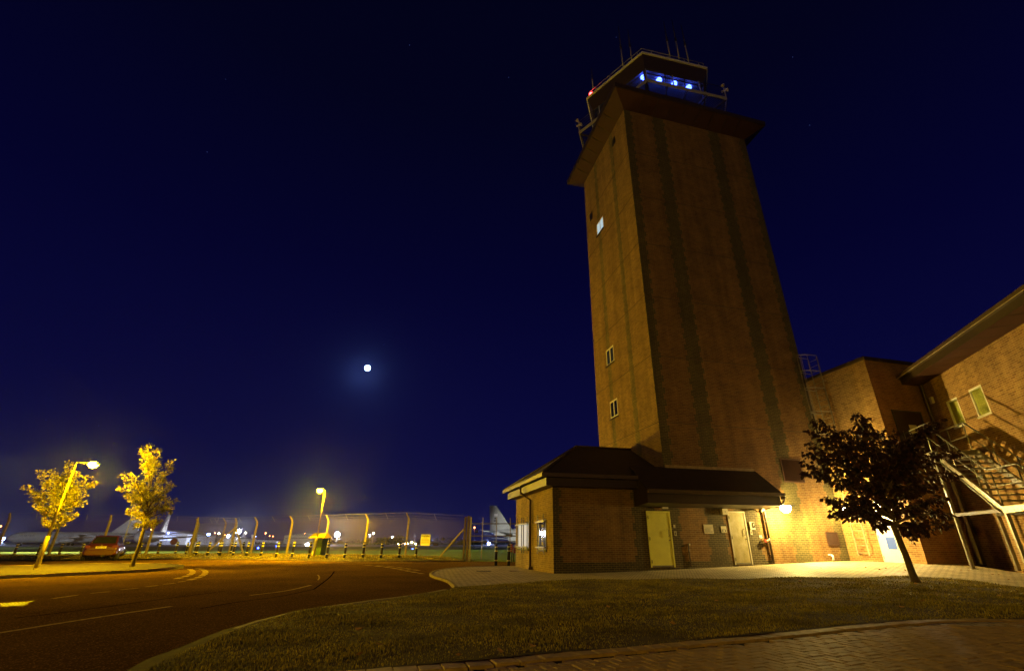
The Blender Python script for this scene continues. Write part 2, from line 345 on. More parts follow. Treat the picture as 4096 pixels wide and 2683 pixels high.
M['car_red'] = mat('dark_red_car_paint', (0.075, 0.016, 0.009), 0.3, var=0.06, coat=0.9, scale=1.0)
M['lamp_amber'] = mat('rear_lamp_lens', (0.16, 0.04, 0.015), 0.15, coat=1.0)
M['hangar'] = mat('hangar_cladding', (0.52, 0.51, 0.48), 0.6, var=0.1, scale=0.3)
M['far_tree'] = leaf_mat('distant_foliage', (0.03, 0.04, 0.012), (0.075, 0.085, 0.025))
M['em_sodium'] = emit('sodium_lamp_glass', (1.0, 0.62, 0.03), 60)
M['em_flood'] = emit('flood_lamp_glass', (1.0, 0.78, 0.32), 90)
M['em_blue'] = emit('cab_lamp_glow', (0.07, 0.13, 1.0), 15)
M['em_white'] = emit('apron_lamp_glow', (0.95, 0.92, 1.0), 160)
M['em_cool'] = emit('blue_white_lamp_glow', (0.25, 0.35, 1.0), 60)
M['em_taxi'] = emit('blue_taxi_lamp_glow', (0.02, 0.05, 1.0), 60)
M['em_warm'] = emit('warm_lamp_glow', (1.0, 0.75, 0.35), 60)
M['em_red'] = emit('red_lamp_glow', (1.0, 0.04, 0.04), 25)
M['em_orange'] = emit('orange_lamp_glow', (1.0, 0.25, 0.06), 25)
M['em_moon'] = emit('moon_surface', (0.5, 0.66, 1.0), 14)
M['em_window'] = emit('lit_window_glow', (0.62, 0.78, 0.85), 0.75)
M['em_blind'] = emit('lit_blind_glow', (0.85, 0.8, 0.75), 0.55)
M['em_strip'] = emit('lit_terminal_glow', (0.55, 0.65, 1.0), 2.2)

# ================================================================== THE SETTING: ground, road, pavement, lawn
def interp(pts, x):
    if x <= pts[0][0]: return pts[0][1]
    for (x0, y0), (x1, y1) in zip(pts, pts[1:]):
        if x <= x1: return y0+(y1-y0)*(x-x0)/(x1-x0)
    return pts[-1][1]
def inpoly(P, X, Y):
    ins = np.zeros(len(X), bool); n = len(P)
    for i in range(n):
        x0, y0 = P[i][0], P[i][1]; x1, y1 = P[(i+1) % n][0], P[(i+1) % n][1]
        if y0 == y1: continue
        c = ((y0 > Y) != (y1 > Y)) & (X < (x1-x0)*(Y-y0)/(y1-y0)+x0); ins ^= c
    return ins
import bmesh
def sheet(name, poly, f, m, L=2.0, rounds=5, kind='structure'):
    bm = bmesh.new(); vs = [bm.verts.new((p[0], p[1], 0)) for p in poly]; bm.faces.new(vs)
    bmesh.ops.triangulate(bm, faces=bm.faces[:])
    for _ in range(rounds):
        lg = [e for e in bm.edges if e.calc_length() > L]
        if not lg: break
        bmesh.ops.subdivide_edges(bm, edges=lg, cuts=1, use_grid_fill=False)
        bmesh.ops.triangulate(bm, faces=[g for g in bm.faces if len(g.verts) > 3])
    for v in bm.verts: v.co.z = f(v.co.x, v.co.y)
    bmesh.ops.recalc_face_normals(bm, faces=bm.faces[:])
    if sum(g.normal.z for g in bm.faces) < 0: bmesh.ops.reverse_faces(bm, faces=bm.faces[:])
    me = bpy.data.meshes.new(name); bm.to_mesh(me); bm.free(); me.materials.append(m)
    me.polygons.foreach_set('use_smooth', [True]*len(me.polygons)); boxuv(me)
    o = bpy.data.objects.new(name, me); COL.objects.link(o); return tag(o, kind=kind)
def resample(pts, step):
    pts = [Vector(p) for p in pts]; o = [pts[0]]
    for a, b in zip(pts, pts[1:]):
        n = max(1, int((b-a).length/step))
        for i in range(1, n+1): o.append(a+(b-a)*i/n)
    return o
def smooth(pts, it=2):
    for _ in range(it):
        q = [pts[0]]
        for a, b in zip(pts, pts[1:]): q += [a*0.75+b*0.25, a*0.25+b*0.75]
        q.append(pts[-1]); pts = q
    return pts
def stones(mb, pts, w, h0, f, top, gap=0.008, side=1, ln=0.9):   # kerb stones laid along a line
    pts = [Vector((p[0], p[1], 0)) for p in pts]; acc = []; d = 0; o = [pts[0]]
    for a, b in zip(pts, pts[1:]):
        L_ = (b-a).length; t = ln-d
        while t < L_: o.append(a+(b-a)*(t/L_)); t += ln
        d = L_-(t-ln)
    for a, b in zip(o, o[1:]):
        u = (b-a).normalized(); nrm = Vector((-u.y, u.x, 0))*side; a2, b2 = a+u*gap/2, b-u*gap/2
        za, zb = f(a.x, a.y)+top, f(b.x, b.y)+top; j = random.uniform(-0.003, 0.003)
        q = [a2, b2, b2+nrm*w, a2+nrm*w]; ch = 0.018
        rings = []
        for ins, dz in ((0, -h0), (0, -ch), (ch, 0)):
            rr = []
            for i, p in enumerate(q):
                z = (za if i in (0, 3) else zb)+dz+j; pp = p+nrm*(ins if i < 2 else -ins); rr.append((pp.x, pp.y, z))
            rings.append(rr)
        if side < 0: rings = [r[::-1] for r in rings]
        mb.loft(rings, caps=True, sm=False)

# far kerb of the road and the fence line (survey of the photo)
def road_at(px, py, dz=0.0): return onsurf(px, py, lambda x, y: zr0(x, y)+dz)
def zr0(x, y): return -0.05+0.1*sstep(14, 28, y)*sstep(-2, -8, x)
fk = [road_at(px, py, 0.07) for px, py in ((-700, 2243), (0, 2238), (340, 2236), (668, 2231.5), (724, 2231), (935, 2233), (1170, 2236.6), (1400, 2240), (1631, 2241), (1850, 2240))]
fkx = sorted([(p.x, p.y) for p in fk])
GATE = Vector((-4.35, 32.7, 0)); P5 = Vector((-24.8, 41.9, 0)); FDIR = (P5-GATE).normalized()
def yfence(x):
    if x > GATE.x: return 32.7
    if x > P5.x: return 32.7+(GATE.x-x)*(P5.y-GATE.y)/(GATE.x-P5.x)
    return P5.y+(x-P5.x)*0.55
def zv(x, y):                                       # verge surface
    yk = interp(fkx, x); d = y-yk
    return zr0(x, yk)+0.07+0.13*sstep(0, 3.0, d)*sstep(-3, -9, x)+0.012*math.sin(x*2.3+y)*sstep(.2, 1, d)
def zair(x, y):
    d = y-yfence(x); near = sstep(-1.0, 1.2, d)
    h = 0.19*(1-sstep(8, 70, d)) if x < -3 else 0.05*(1-sstep(8, 70, d))
    return -0.35+(h+0.35)*near
mbg = MB()
xs = sorted(set([-4000, -2500, -1500, -900, -600, -400, -300, -220, -160, -120, -90]+[-70+2.5*i for i in range(37)]+[30, 45, 70, 110, 180, 300, 600, 1200, 2500, 4000]))
ys = sorted(set([-60, -20, 0]+[10+2*i for i in range(11)]+[31+0.6*i for i in range(32)]+[51, 54, 58, 63, 70, 80, 95, 115, 140, 180, 240, 320, 450, 650, 1000, 1600, 2600, 4500]))
mbg.v = [(x, y, zair(x, y)) for y in ys for x in xs]; nx = len(xs)
for j in range(len(ys)-1):
    for i in range(nx-1): mbg.f.append((j*nx+i, j*nx+i+1, (j+1)*nx+i+1, (j+1)*nx+i)); mbg.mi.append(0); mbg.sm.append(True)
tag(mbg.build('ground', M['airfield']), kind='structure')
# the road: one asphalt sheet that also runs out through the gate
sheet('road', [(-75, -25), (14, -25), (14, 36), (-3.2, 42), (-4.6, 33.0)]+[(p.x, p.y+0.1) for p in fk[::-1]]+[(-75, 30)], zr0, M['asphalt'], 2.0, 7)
# verge between the far kerb and the fence
back = [(GATE.x+FDIR.x*k*3+0.9, GATE.y+FDIR.y*k*3+1.8) for k in range(0, 8)]+[(-26, 43.6), (-32, 39.8), (-40, 35.5), (-60, 30)]
sheet('verge', [(p.x, p.y+0.12) for p in fk]+back, zv, M['verge'], 0.9, 7)
mk = MB(); stones(mk, [(p.x, p.y) for p in fk[4:]], 0.13, 0.2, zr0, 0.08, side=1)
tag(mk.build('kerb', M['kerb']), kind='structure')
# taxiway and apron bands on the airfield
for nm, poly in (('taxiway', [(-400, 70), (400, 62), (400, 66), (-400, 74)]), ('apron', [(-700, 150), (900, 150), (900, 420), (-700, 420)])):
    sheet(nm, poly, lambda x, y: zair(x, y)+0.03, M['asphalt'] if nm == 'taxiway' else M['apron'], 40, 5)

# foreground lawn: kerb line, pavement edge, paver-path edge
lk = [atz(px, py, 0.0) for px, py in ((512, 2683), (588, 2644), (735, 2591), (882, 2526), (1029, 2479), (1176, 2444), (1400, 2410), (1635, 2382), (1765, 2359), (1822, 2345))]
lk = [lk[0]+(lk[0]-lk[1]).normalized()*k for k in (6, 3, 1)]+lk
le = [onsurf(px, py, gz) for px, py in ((1988, 2338), (2165, 2326), (2400, 2316), (2800, 2315), (3110, 2311), (3404, 2308), (3638, 2305), (3844, 2317), (4096, 2347), (4500, 2420))]
lp = [onsurf(px, py, gz) for px, py in ((1435, 2683), (1694, 2662), (1988, 2641), (2282, 2608), (2576, 2585), (2800, 2562), (2993, 2546), (3286, 2514), (3580, 2487), (3814, 2475), (4096, 2478), (4600, 2500))]
lp = [lp[0]+(lp[0]-lp[1]).normalized()*k for k in (5, 2, .8)]+lp
lawnpoly = [(p.x, p.y) for p in resample(lk, 0.5)+resample(le, 0.6)+resample(lp[::-1], 0.3)]
def zl(x, y):
    return gz(x, y)+0.012+0.018*math.sin(x*1.7+0.4*y)*math.sin(y*1.3)
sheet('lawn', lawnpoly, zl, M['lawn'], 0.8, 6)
mk = MB(); stones(mk, smooth(resample(lk, 1.0), 1), 0.115, 0.14, lambda x, y: 0.0, 0.012, side=-1)
tag(mk.build('lawn_kerb', M['kerb']), kind='structure')
# pavement in front of the gatehouse, tower and annex
pk = [atz(px, py, 0.0) for px, py in ((1815, 2346), (1789, 2319), (1735, 2306), (1714, 2296), (1723, 2285), (1765, 2273), (1862, 2265), (1977, 2262), (2062, 2261))]
pks = smooth(pk, 2)
M['pave'] = None
def pave_mat(name, c1, c2, mort, bw, rh, off, rot, rough, msz=0.012):
    m, t, b = nodes(name); g = N(t, 'ShaderNodeNewGeometry'); mp = N(t, 'ShaderNodeMapping', {0: g.outputs['Position']}); mp.inputs['Rotation'].default_value = (0, 0, rot)
    br = N(t, 'ShaderNodeTexBrick', {'Vector': mp.outputs[0], 'Color1': c4(c1), 'Color2': c4(c2), 'Mortar': c4(mort), 'Scale': 1.0, 'Mortar Size': msz, 'Mortar Smooth': 0.3, 'Brick Width': bw, 'Row Height': rh}, offset=off)
    nz = N(t, 'ShaderNodeTexNoise', {'Vector': g.outputs['Position'], 'Scale': 1.3, 'Detail': 8.0, 'Roughness': 0.7}); mr = N(t, 'ShaderNodeMapRange', {0: nz.outputs[0], 1: 0.3, 2: 0.7, 3: 0.7, 4: 1.2})
    mm = N(t, 'ShaderNodeMixRGB', {0: 1.0, 1: br.outputs['Color'], 2: mr.outputs[0]}, blend_type='MULTIPLY'); t.links.new(mm.outputs[0], b.inputs['Base Color'])
    b.inputs['Roughness'].default_value = rough; inv = N(t, 'ShaderNodeMath', {0: 1.0, 1: br.outputs['Fac']}, operation='SUBTRACT')
    n3 = N(t, 'ShaderNodeTexNoise', {'Vector': g.outputs['Position'], 'Scale': 70.0, 'Detail': 3.0}); hh = N(t, 'ShaderNodeMath', {0: n3.outputs[0], 1: 0.5, 2: inv.outputs[0]}, operation='MULTIPLY_ADD')
    bp = N(t, 'ShaderNodeBump', {'Height': hh.outputs[0], 'Strength': 0.6, 'Distance': 0.006}); t.links.new(bp.outputs[0], b.inputs['Normal']); return m
M['pave'] = pave_mat('block_paving', (0.62, 0.51, 0.31), (0.47, 0.38, 0.22), (0.07, 0.05, 0.03), 0.2, 0.2, 0.5, A, 0.62)
far = [WL(0.4, 0.4, 0), WL(17.6, 0.4, 0), WC(16, -0.3, 0), WC(16, 9, 0)]
pav = [(p.x, p.y) for p in pks]+[(p.x, p.y) for p in far]+[(p.x+0.05, p.y-0.05) for p in le[::-1]]
sheet('pavement', pav, gz, M['pave'], 1.2, 6)
mk = MB(); stones(mk, pks[:-1], 0.12, 0.16, lambda x, y: 0.0, 0.02, side=-1)
tag(mk.build('pavement_kerb', M['kerb']), kind='structure')
# foreground paver path: edging course and herringbone blocks laid one by one
M['paver'] = mat('brown_paver', (0.42, 0.27, 0.08), 0.64, var=0.35, scale=7, bump=0.7, bscale=90, dist=0.006)
M['joint'] = mat('paver_joint', (0.03, 0.02, 0.012), 0.95)
def zp(x, y): return gz(x, y)
lpx = [(p.x, p.y) for p in lp]
edge = resample([Vector(p) for p in smooth([Vector((a, b, 0)) for a, b in lpx], 2)], 0.05)
sheet('path', lpx+[(14, 3), (14, -6), (-6, -6)], lambda x, y: zp(x, y)-0.02, M['joint'], 1.5, 6)
mp_ = MB(); acc = 0; last = edge[0]; pts = [edge[0]]
for p in edge[1:]:
    acc += (p-last).length; last = p
    if acc >= 0.205: pts.append(p); acc = 0
def block(mb, c, u, v, lx, ly, z):
    tz = random.uniform(-0.0035, 0.0035); t1, t2 = random.uniform(-.010, .010), random.uniform(-.010, .010); ch = 0.007
    rings = []
    for ins, dz in ((0, -0.03), (0, -ch), (ch, 0)):
        rings.append([tuple(c+u*a*(lx/2-ins)+v*b*(ly/2-ins)+Vector((0, 0, z+dz+tz+a*t1*lx+b*t2*ly))) for a, b in ((-1, -1), (1, -1), (1, 1), (-1, 1))])
    mb.loft(rings, sm=False)
for a, b in zip(pts, pts[1:]):
    if not (-3 < a.x < 9): continue
    u = (b-a).normalized(); v = Vector((-u.y, u.x, 0)); c = (a+b)/2-v*0.115
    block(mp_, c, u, v, (b-a).length-0.008, 0.2, zp(c.x, c.y)+0.016)
er = R(24); hu = Vector((math.cos(er), math.sin(er), 0)); hv = Vector((-math.sin(er), math.cos(er), 0)); bw = 0.1
edgexy = sorted([(p.x, p.y) for p in edge])
for i in range(-110, 110):
    for j in range(-110, 110):
        k = (i+j) % 4
        # herringbone on a unit lattice: horizontal block when (i - j) mod 4 == 0, vertical when == 2 (shifted)
        q = (i-j) % 4
        if q == 0: c = hu*(i+1)*bw+hv*(j+0.5)*bw; lx, ly = 0.2, 0.1
        elif q == 3: c = hu*(i+0.5)*bw+hv*(j+1)*bw; lx, ly = 0.1, 0.2
        else: continue
        c = c+Vector((2.6, 4.2, 0))
        if not (-2.6 < c.x < 8.4 and 2.2 < c.y < 8.5): continue
        if c.y > interp(edgexy, c.x)-0.31: continue
        block(mp_, c, hu, hv, lx-0.007, ly-0.007, zp(c.x, c.y))
tag(mp_.build('path_pavers', M['paver']), kind='structure')
# traffic island
ip = [road_at(px, py, 0.1) for px, py in ((-900, 2330), (0, 2300), (353, 2286), (588, 2275), (700, 2267), (744, 2260), (735, 2256), (690, 2252), (588, 2250), (294, 2251), (0, 2262), (-900, 2290))]
ips = [Vector((p.x, p.y, 0)) for p in smooth(ip, 2)]
sheet('traffic_island', [(p.x, p.y) for p in ips], lambda x, y: zr0(x, y)+0.095+0.01*math.sin(3*x+y), M['island'], 0.9, 5)
mk = MB(); stones(mk, ips, 0.125, 0.16, zr0, 0.10, side=1)
tag(mk.build('island_kerb', M['kerb']), kind='structure')
# road markings
def marking(mb, pxs, w, dash=None):
    pts = smooth([road_at(px, py, 0.004) for px, py in pxs], 2 if len(pxs) > 2 else 0)
    pts = resample(pts, 0.35)
    for a, b in zip(pts, pts[1:]):
        u = (b-a); u.z = 0; u.normalize(); n = Vector((-u.y, u.x, 0))*w/2
        q = [a-n, b-n, b+n, a+n]; mb.face([(p.x, p.y, zr0(p.x, p.y)+0.005) for p in q])
mm = MB()
marking(mm, [(-600, 2620), (0, 2529), (340, 2474), (685, 2423)], 0.10)
for a, b in (((209, 2392), (309, 2378)), ((362, 2371), (438, 2364)), ((482, 2357), (552, 2350)), ((582, 2345), (632, 2339)), ((653, 2335), (700, 2330)), ((712, 2326), (742, 2322))): marking(mm, [a, b], 0.09)
def dashes(mb, pxs, w, on, off):
    pts = resample(smooth([road_at(px, py, 0.004) for px, py in pxs], 2), 0.05); acc = 0
    for a, b in zip(pts, pts[1:]):
        if acc % (on+off) < on:
            u = (b-a); u.z = 0; u.normalize(); n = Vector((-u.y, u.x, 0))*w/2
            mb.face([(p.x, p.y, zr0(p.x, p.y)+0.005) for p in (a-n, b-n, b+n, a+n)])
        acc += (b-a).length
dashes(mm, [(703, 2313), (741, 2304), (765, 2294), (774, 2284), (759, 2274)], 0.2, 0.6, 0.3)
dashes(mm, [(755, 2318), (794, 2308), (820, 2294), (824, 2282), (803, 2272), (788, 2269)], 0.2, 0.6, 0.3)
marking(mm, [(1000, 2379), (1153, 2361), (1244, 2338)], 0.10)
marking(mm, [(1272, 2318), (1278, 2310), (1276, 2302), (1270, 2297)], 0.05)
dashes(mm, [(1458, 2258), (1520, 2261), (1600, 2268), (1686, 2281)], 0.2, 0.6, 0.3)
dashes(mm, [(1500, 2262), (1560, 2268), (1620, 2279), (1690, 2293)], 0.2, 0.6, 0.3)
dashes(mm, [(650, 2240), (850, 2244), (1050, 2248), (1400, 2253)], 0.1, 2.0, 1.2)
tag(mm.build('road_markings', M['paint_line']), kind='structure')
mm = MB(); M['tar'] = mat('tar_seam', (0.016, 0.008, 0.004), 0.9, spec=0.0)
marking(mm, [(1338, 2283), (1322, 2305), (1290, 2330), (1255, 2355)], 0.05); marking(mm, [(1255, 2355), (1120, 2385), (950, 2405), (800, 2432)], 0.05); marking(mm, [(60, 2470), (300, 2442), (620, 2398), (900, 2362)], 0.05)
tag(mm.build('road_seam', M['tar']), kind='structure')
def drain(name, label, px, py, w, d):
    p = atz(px, py, 0.006); t_ = thing(name, label, 'drain cover', p, A); MB().box(-w/2, w/2, -d/2, d/2, -0.01, 0.004).build('frame', M['dsteel'], t_)
    for k in range(7): x = -w*.42+w*.84*k/6; MB().box(x-0.012, x+0.012, -d*.42, d*.42, 0.004, 0.012).build('bar', M['brownpipe'], t_)
drain('drain_cover', 'dark rectangular drain cover on the paving near the pair of bollards', 1935, 2283, 0.55, 0.5)
drain('drain_cover', 'smaller drain cover on the paving closer to the gatehouse wall', 2055, 2281, 0.4, 0.35)
mm = MB()
for k in range(13):
    x0 = -84+15.5*k; y0 = 2410+(126-x0)*0.052
    if k < 12:
        marking(mm, [(x0, y0+7), (x0+17, y0-1)], 0.045); marking(mm, [(x0+6, y0-7), (x0+20, y0+1)], 0.04); marking(mm, [(x0-2, y0+9), (x0+12, y0+8)], 0.03)
    else: marking(mm, [(90, 2415), (108, 2408), (126, 2402)], 0.06)
tag(mm.build('yellow_hatch_marking', M['yellow_line']), kind='structure')
# grass blades on the lawn
def blades(name, polys, n, hmin, hmax, fz, dens, m, wd=0.0028):
    out_v = []; P = polys
    X0, X1 = min(p[0] for p in P), max(p[0] for p in P); Y0, Y1 = min(p[1] for p in P), max(p[1] for p in P)
    X = rng.uniform(X0, X1, n); Y = rng.uniform(Y0, Y1, n); keep = inpoly(P, X, Y); X, Y = X[keep], Y[keep]
    patch = 0.5+0.5*np.sin(X*2.1+1.3*np.sin(Y*1.7))*np.sin(Y*2.6+0.8*np.sin(X*1.1))
    k2 = rng.uniform(0, 1, len(X)) < np.clip(dens(X, Y)*(0.45+0.7*patch), 0, 1); X, Y, patch = X[k2], Y[k2], patch[k2]
    Z = np.array([fz(a, b) for a, b in zip(X, Y)]); k = len(X)
    D = np.hypot(X, Y); h = rng.uniform(hmin, hmax, k)*(0.5+0.75*patch)*rng.choice([1, 1, 1, 1, 1.5], k); w = wd*(0.6+D/6.0)*rng.uniform(0.7, 1.3, k)
    az = rng.uniform(0, 2*np.pi, k); ln = rng.uniform(0.1, 0.75, k)*h; la = rng.uniform(0, 2*np.pi, k)
    dx, dy = np.cos(az)*w, np.sin(az)*w; lx, ly = np.cos(la)*ln, np.sin(la)*ln
    V = np.stack([np.stack([X-dx, Y-dy, Z-0.01], 1), np.stack([X+dx, Y+dy, Z-0.01], 1), np.stack([X+dx*.7+lx*.4, Y+dy*.7+ly*.4, Z+h*.6], 1), np.stack([X-dx*.7+lx*.4, Y-dy*.7+ly*.4, Z+h*.6], 1), np.stack([X+lx, Y+ly, Z+h], 1)], 1).reshape(-1, 3)
    b = np.arange(k)*5
    me = bpy.data.meshes.new(name); me.vertices.add(len(V)); me.vertices.foreach_set('co', V.ravel())
    quad = np.stack([b, b+1, b+2, b+3], 1); tri = np.stack([b+3, b+2, b+4], 1)
    lv = np.concatenate([quad.ravel(), tri.ravel()]); me.loops.add(len(lv)); me.loops.foreach_set('vertex_index', lv)
    st = np.concatenate([np.arange(k)*4, 4*k+np.arange(k)*3]); tt = np.concatenate([np.full(k, 4), np.full(k, 3)])
    me.polygons.add(2*k); me.polygons.foreach_set('loop_start', st); me.polygons.foreach_set('loop_total', tt); me.update(calc_edges=True)
    me.materials.append(m); o = bpy.data.objects.new(name, me); COL.objects.link(o); return tag(o, kind='stuff')
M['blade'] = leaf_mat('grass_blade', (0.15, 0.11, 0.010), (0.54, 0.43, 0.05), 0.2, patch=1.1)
lin = [p+((lk[min(i+1, len(lk)-1)]-lk[max(i-1, 0)]).normalized().cross(Vector((0, 0, 1))))*0.17 for i, p in enumerate(lk)]
grasspoly = [(p.x, p.y) for p in resample(lin, 0.5)+resample(le, 0.6)+resample([p+Vector((0, 0.05, 0)) for p in lp[::-1]], 0.3)]
tag(blades('lawn_grass', grasspoly, 560000, 0.012, 0.030, zl, lambda X, Y: np.clip(6.5/np.hypot(X, Y), 0.25, 1.0), M['blade']), 'short dark grass of the foreground lawn', 'grass')
vp = [(p.x, p.y+0.2) for p in fk[1:]]+back[:-1]
tag(blades('verge_grass_tufts', vp, 70000, 0.02, 0.055, zv, lambda X, Y: 0.9+0*X, M['blade'], 0.004), 'rough grass along the verge under the fence', 'grass')

# ================================================================== BUILDINGS
def wallbox(mb, x0, x1, y0, y1, z0, z1, front=0, side=1):
    k = len(mb.f); mb.box(x0, x1, y0, y1, z0, z1); mb.mi[k:k+6] = [side, side, front, front, side, side]; return mb
def add_light(name, ty, parent, p, e, col, rad=0.08, target=None, cone=None, blend=0.3):
    l = bpy.data.lights.new(name, ty); l.energy = e; l.color = col; l.shadow_soft_size = rad
    if cone: l.spot_size = R(cone); l.spot_blend = blend
    o = bpy.data.objects.new(name, l); COL.objects.link(o); o.location = p
    if parent is not None: o.parent = parent
    if target is not None: o.rotation_euler = (Vector(target)-Vector(p)).to_track_quat('-Z', 'Y').to_euler()
    return o
def glassmat(name, tint=(0.75, 0.8, 1.0), f=0.1):
    m, t, b = nodes(name); tr = N(t, 'ShaderNodeBsdfTransparent', {'Color': c4(tint)}); gl = N(t, 'ShaderNodeBsdfGlossy', {'Color': (1, 1, 1, 1), 'Roughness': 0.04})
    mx = N(t, 'ShaderNodeMixShader', {0: f, 1: tr.outputs[0], 2: gl.outputs[0]}); t.links.new(mx.outputs[0], t.nodes['Material Output'].inputs[0]); return m
M['clear'] = glassmat('cab_glass'); M['clear2'] = glassmat('office_glass', (1, 1, 1), 0.05)
def local_window(par, face, a0, a1, z0, z1, pane, mull=1, off=0.0, fw=0.06, sill=True, frame_m=None, name='window', label=None):
    """face = ('x', s) : on a plane of constant x facing -x, a = y ; ('y', t): constant y facing -y, a = x"""
    fm = frame_m or M['white']; mb = MB(); ax, c = face
    def bx(m_, u0, u1, w0, w1, d0, d1):
        if ax == 'x': m_.box(c-d1, c-d0, u0, u1, w0, w1)
        else: m_.box(u0, u1, c-d1, c-d0, w0, w1)
    bx(mb, a0, a0+fw, z0, z1, off, off+0.03); bx(mb, a1-fw, a1, z0, z1, off, off+0.03)
    bx(mb, a0+fw, a1-fw, z0, z0+fw, off, off+0.03); bx(mb, a0+fw, a1-fw, z1-fw, z1, off, off+0.03)
    for k in range(mull):
        u = a0+(a1-a0)*(k+1)/(mull+1); bx(mb, u-fw/2, u+fw/2, z0+fw, z1-fw, off, off+0.03)
    w = mb.build(name, fm, par)
    if label: w['label'] = label
    n = mull+1
    for k in range(n):
        u0 = a0+fw/2+(a1-a0-fw)*k/n; u1 = a0+fw/2+(a1-a0-fw)*(k+1)/n
        m2 = MB(); bx(m2, u0+fw*.4, u1-fw*.4, z0+fw*.9, z1-fw*.9, off+0.002, off+0.012); m2.build('pane', pane, w)
    if sill:
        m3 = MB(); bx(m3, a0-0.03, a1+0.03, z0-0.06, z0-0.002, 0.0, 0.07); m3.build('sill', M['fascia'], w)
    return w
def door(par, s0, s1, z0, z1, t, leaf, mf, hinge='left', name='door', label=None):
    fw = 0.06; mb = MB()
    mb.box(s0, s0+fw, t-0.03, t+0.02, z0, z1); mb.box(s1-fw, s1, t-0.03, t+0.02, z0, z1); mb.box(s0+fw, s1-fw, t-0.03, t+0.02, z1-fw, z1)
    d = MB().box(s0+fw+0.006, s1-fw-0.006, t-0.016, t-0.002, z0+0.012, z1-fw-0.006).build(name, leaf, par)
    if label: d['label'] = label
    mb.build('frame', mf, d)
    hs = s0+fw+0.004 if hinge == 'left' else s1-fw-0.004; sg = 1 if hinge == 'left' else -1
    for k in (0.1, 0.5, 0.88): MB().tube([(hs, t-0.032, z0+(z1-z0)*k-0.06), (hs, t-0.032, z0+(z1-z0)*k+0.06)], 0.012, 8).build('hinge', M['dsteel'], d)
    hx = s1-fw-0.10 if hinge == 'left' else s0+fw+0.10; zh = z0+(z1-z0)*0.6
    MB().tube([(hx, t-0.016, zh-0.13), (hx, t-0.06, zh-0.11), (hx, t-0.06, zh+0.11), (hx, t-0.016, zh+0.13)], 0.011, 8).build('handle', M['steel'], d)
    MB().lathe([(0.028, -0.026), (0.028, -0.015)], 12, c=(hx+0.03*sg, t, zh-0.27), axis='y').build('lock', M['dsteel'], d)
    MB().box(s0+fw+0.012, s1-fw-0.012, t-0.019, t-0.0165, z0+0.014, z0+0.07).build('kick_plate', M['steel'], d)
    return d

def pierced(mb, ax, c, u0, u1, z0, z1, holes, depth, m=0):
    """wall face on x = c (facing -x) or y = c (facing -y) with reveals going in by depth"""
    def P(u, z, d=0.0): return (c+d, u, z) if ax == 'x' else (u, c+d, z)
    def q(a, b, c_, d): mb.face([a, b, c_, d] if ax == 'y' else [d, c_, b, a], m)
    zs = sorted({z0, z1}|{h[2] for h in holes}|{h[3] for h in holes})
    for a, b in zip(zs, zs[1:]):
        hs = sorted(h for h in holes if h[2] < (a+b)/2 < h[3]); x = u0
        for h in hs+[(u1, u1, 0, 0)]:
            if h[0]-x > 1e-4: q(P(x, a), P(h[0], a), P(h[0], b), P(x, b))
            x = h[1]
    for a, b, c0, d0 in holes:
        q(P(a, c0), P(a, c0, depth), P(a, d0, depth), P(a, d0)); q(P(b, c0, depth), P(b, c0), P(b, d0), P(b, d0, depth))
        q(P(a, c0), P(b, c0), P(b, c0, depth), P(a, c0, depth)); q(P(a, d0, depth), P(b, d0, depth), P(b, d0), P(a, d0))
    return mb
# ---- gatehouse with its lean-to
gh = thing('gatehouse', 'low brick gatehouse with a dark hipped roof and a lean-to against the tower foot', 'building', C0, A)
mb = MB(); wallbox(mb, 0, 9.9, 0, 0.1, -0.15, 2.46); wallbox(mb, 0, 5.19, 0, 0.1, 2.46, 3.13); mb.build('front_wall', [M['brick_low'], M['brick_side']], gh)
wallbox(MB(), 0.0, 5.19, 0.1, 6.15, -0.15, 3.13, 1, 1).build('side_wall', [M['brick_low'], M['brick_side']], gh)
rf = MB(); e = 3.56; E0, E1, T0, T1 = -0.56, 5.19, -0.5, 6.66; rz = 5.36; rs = 2.25; rt = 3.08
for dz, flip in ((0.0, False), (-0.07, True)):
    q = [[(E0, T0, e+dz), (E1, T0, e+dz), (E1, rt, rz+dz), (rs, rt, rz+dz)], [(E1, T1, e+dz), (E0, T1, e+dz), (rs, rt, rz+dz), (E1, rt, rz+dz)], [(E0, T1, e+dz), (E0, T0, e+dz), (rs, rt, rz+dz)]]
    for f in q: rf.face(f[::-1] if flip else f)
for a, b in (((E0, T0), (E1, T0)), ((E0, T1), (E0, T0)), ((E1, T1), (E0, T1))): rf.face([(a[0], a[1], e-0.07), (b[0], b[1], e-0.07), (b[0], b[1], e), (a[0], a[1], e)])
roof = rf.build('roof', M['roof'], gh)
rt_ = MB()
for p, q in (((E0, T0, e), (rs, rt, rz)), ((E0, T1, e), (rs, rt, rz)), ((rs, rt, rz), (E1, rt, rz))):
    p, q = Vector(p)+Vector((0, 0, 0.02)), Vector(q)+Vector((0, 0, 0.02)); rt_.tube([p, q], 0.07, 8)
rt_.build('ridge_tile', M['roof'], roof)
fa = MB(); fa.box(-0.39, 3.55, -0.44, -0.004, 3.12, 3.42); fa.box(-0.39, -0.004, -0.004, 6.5, 3.12, 3.42); fa.build('fascia', M['fascia'], gh)
gu = MB()
for r0 in (0,):
    gu.box(-0.62, 3.55, -0.62, -0.5, 3.44, 3.585); gu.box(-0.62, -0.5, -0.5, 6.7, 3.44, 3.585)
gu.build('gutter', M['gutter'], gh)
lr = MB(); prof = [(0.09, 4.10), (-1.32, 2.985), (-1.32, 2.92), (0.09, 4.03)]
s0, s1 = 3.52, 9.95
P0 = [(s0, t, z) for t, z in prof]; P1 = [(s1, t, z) for t, z in prof]
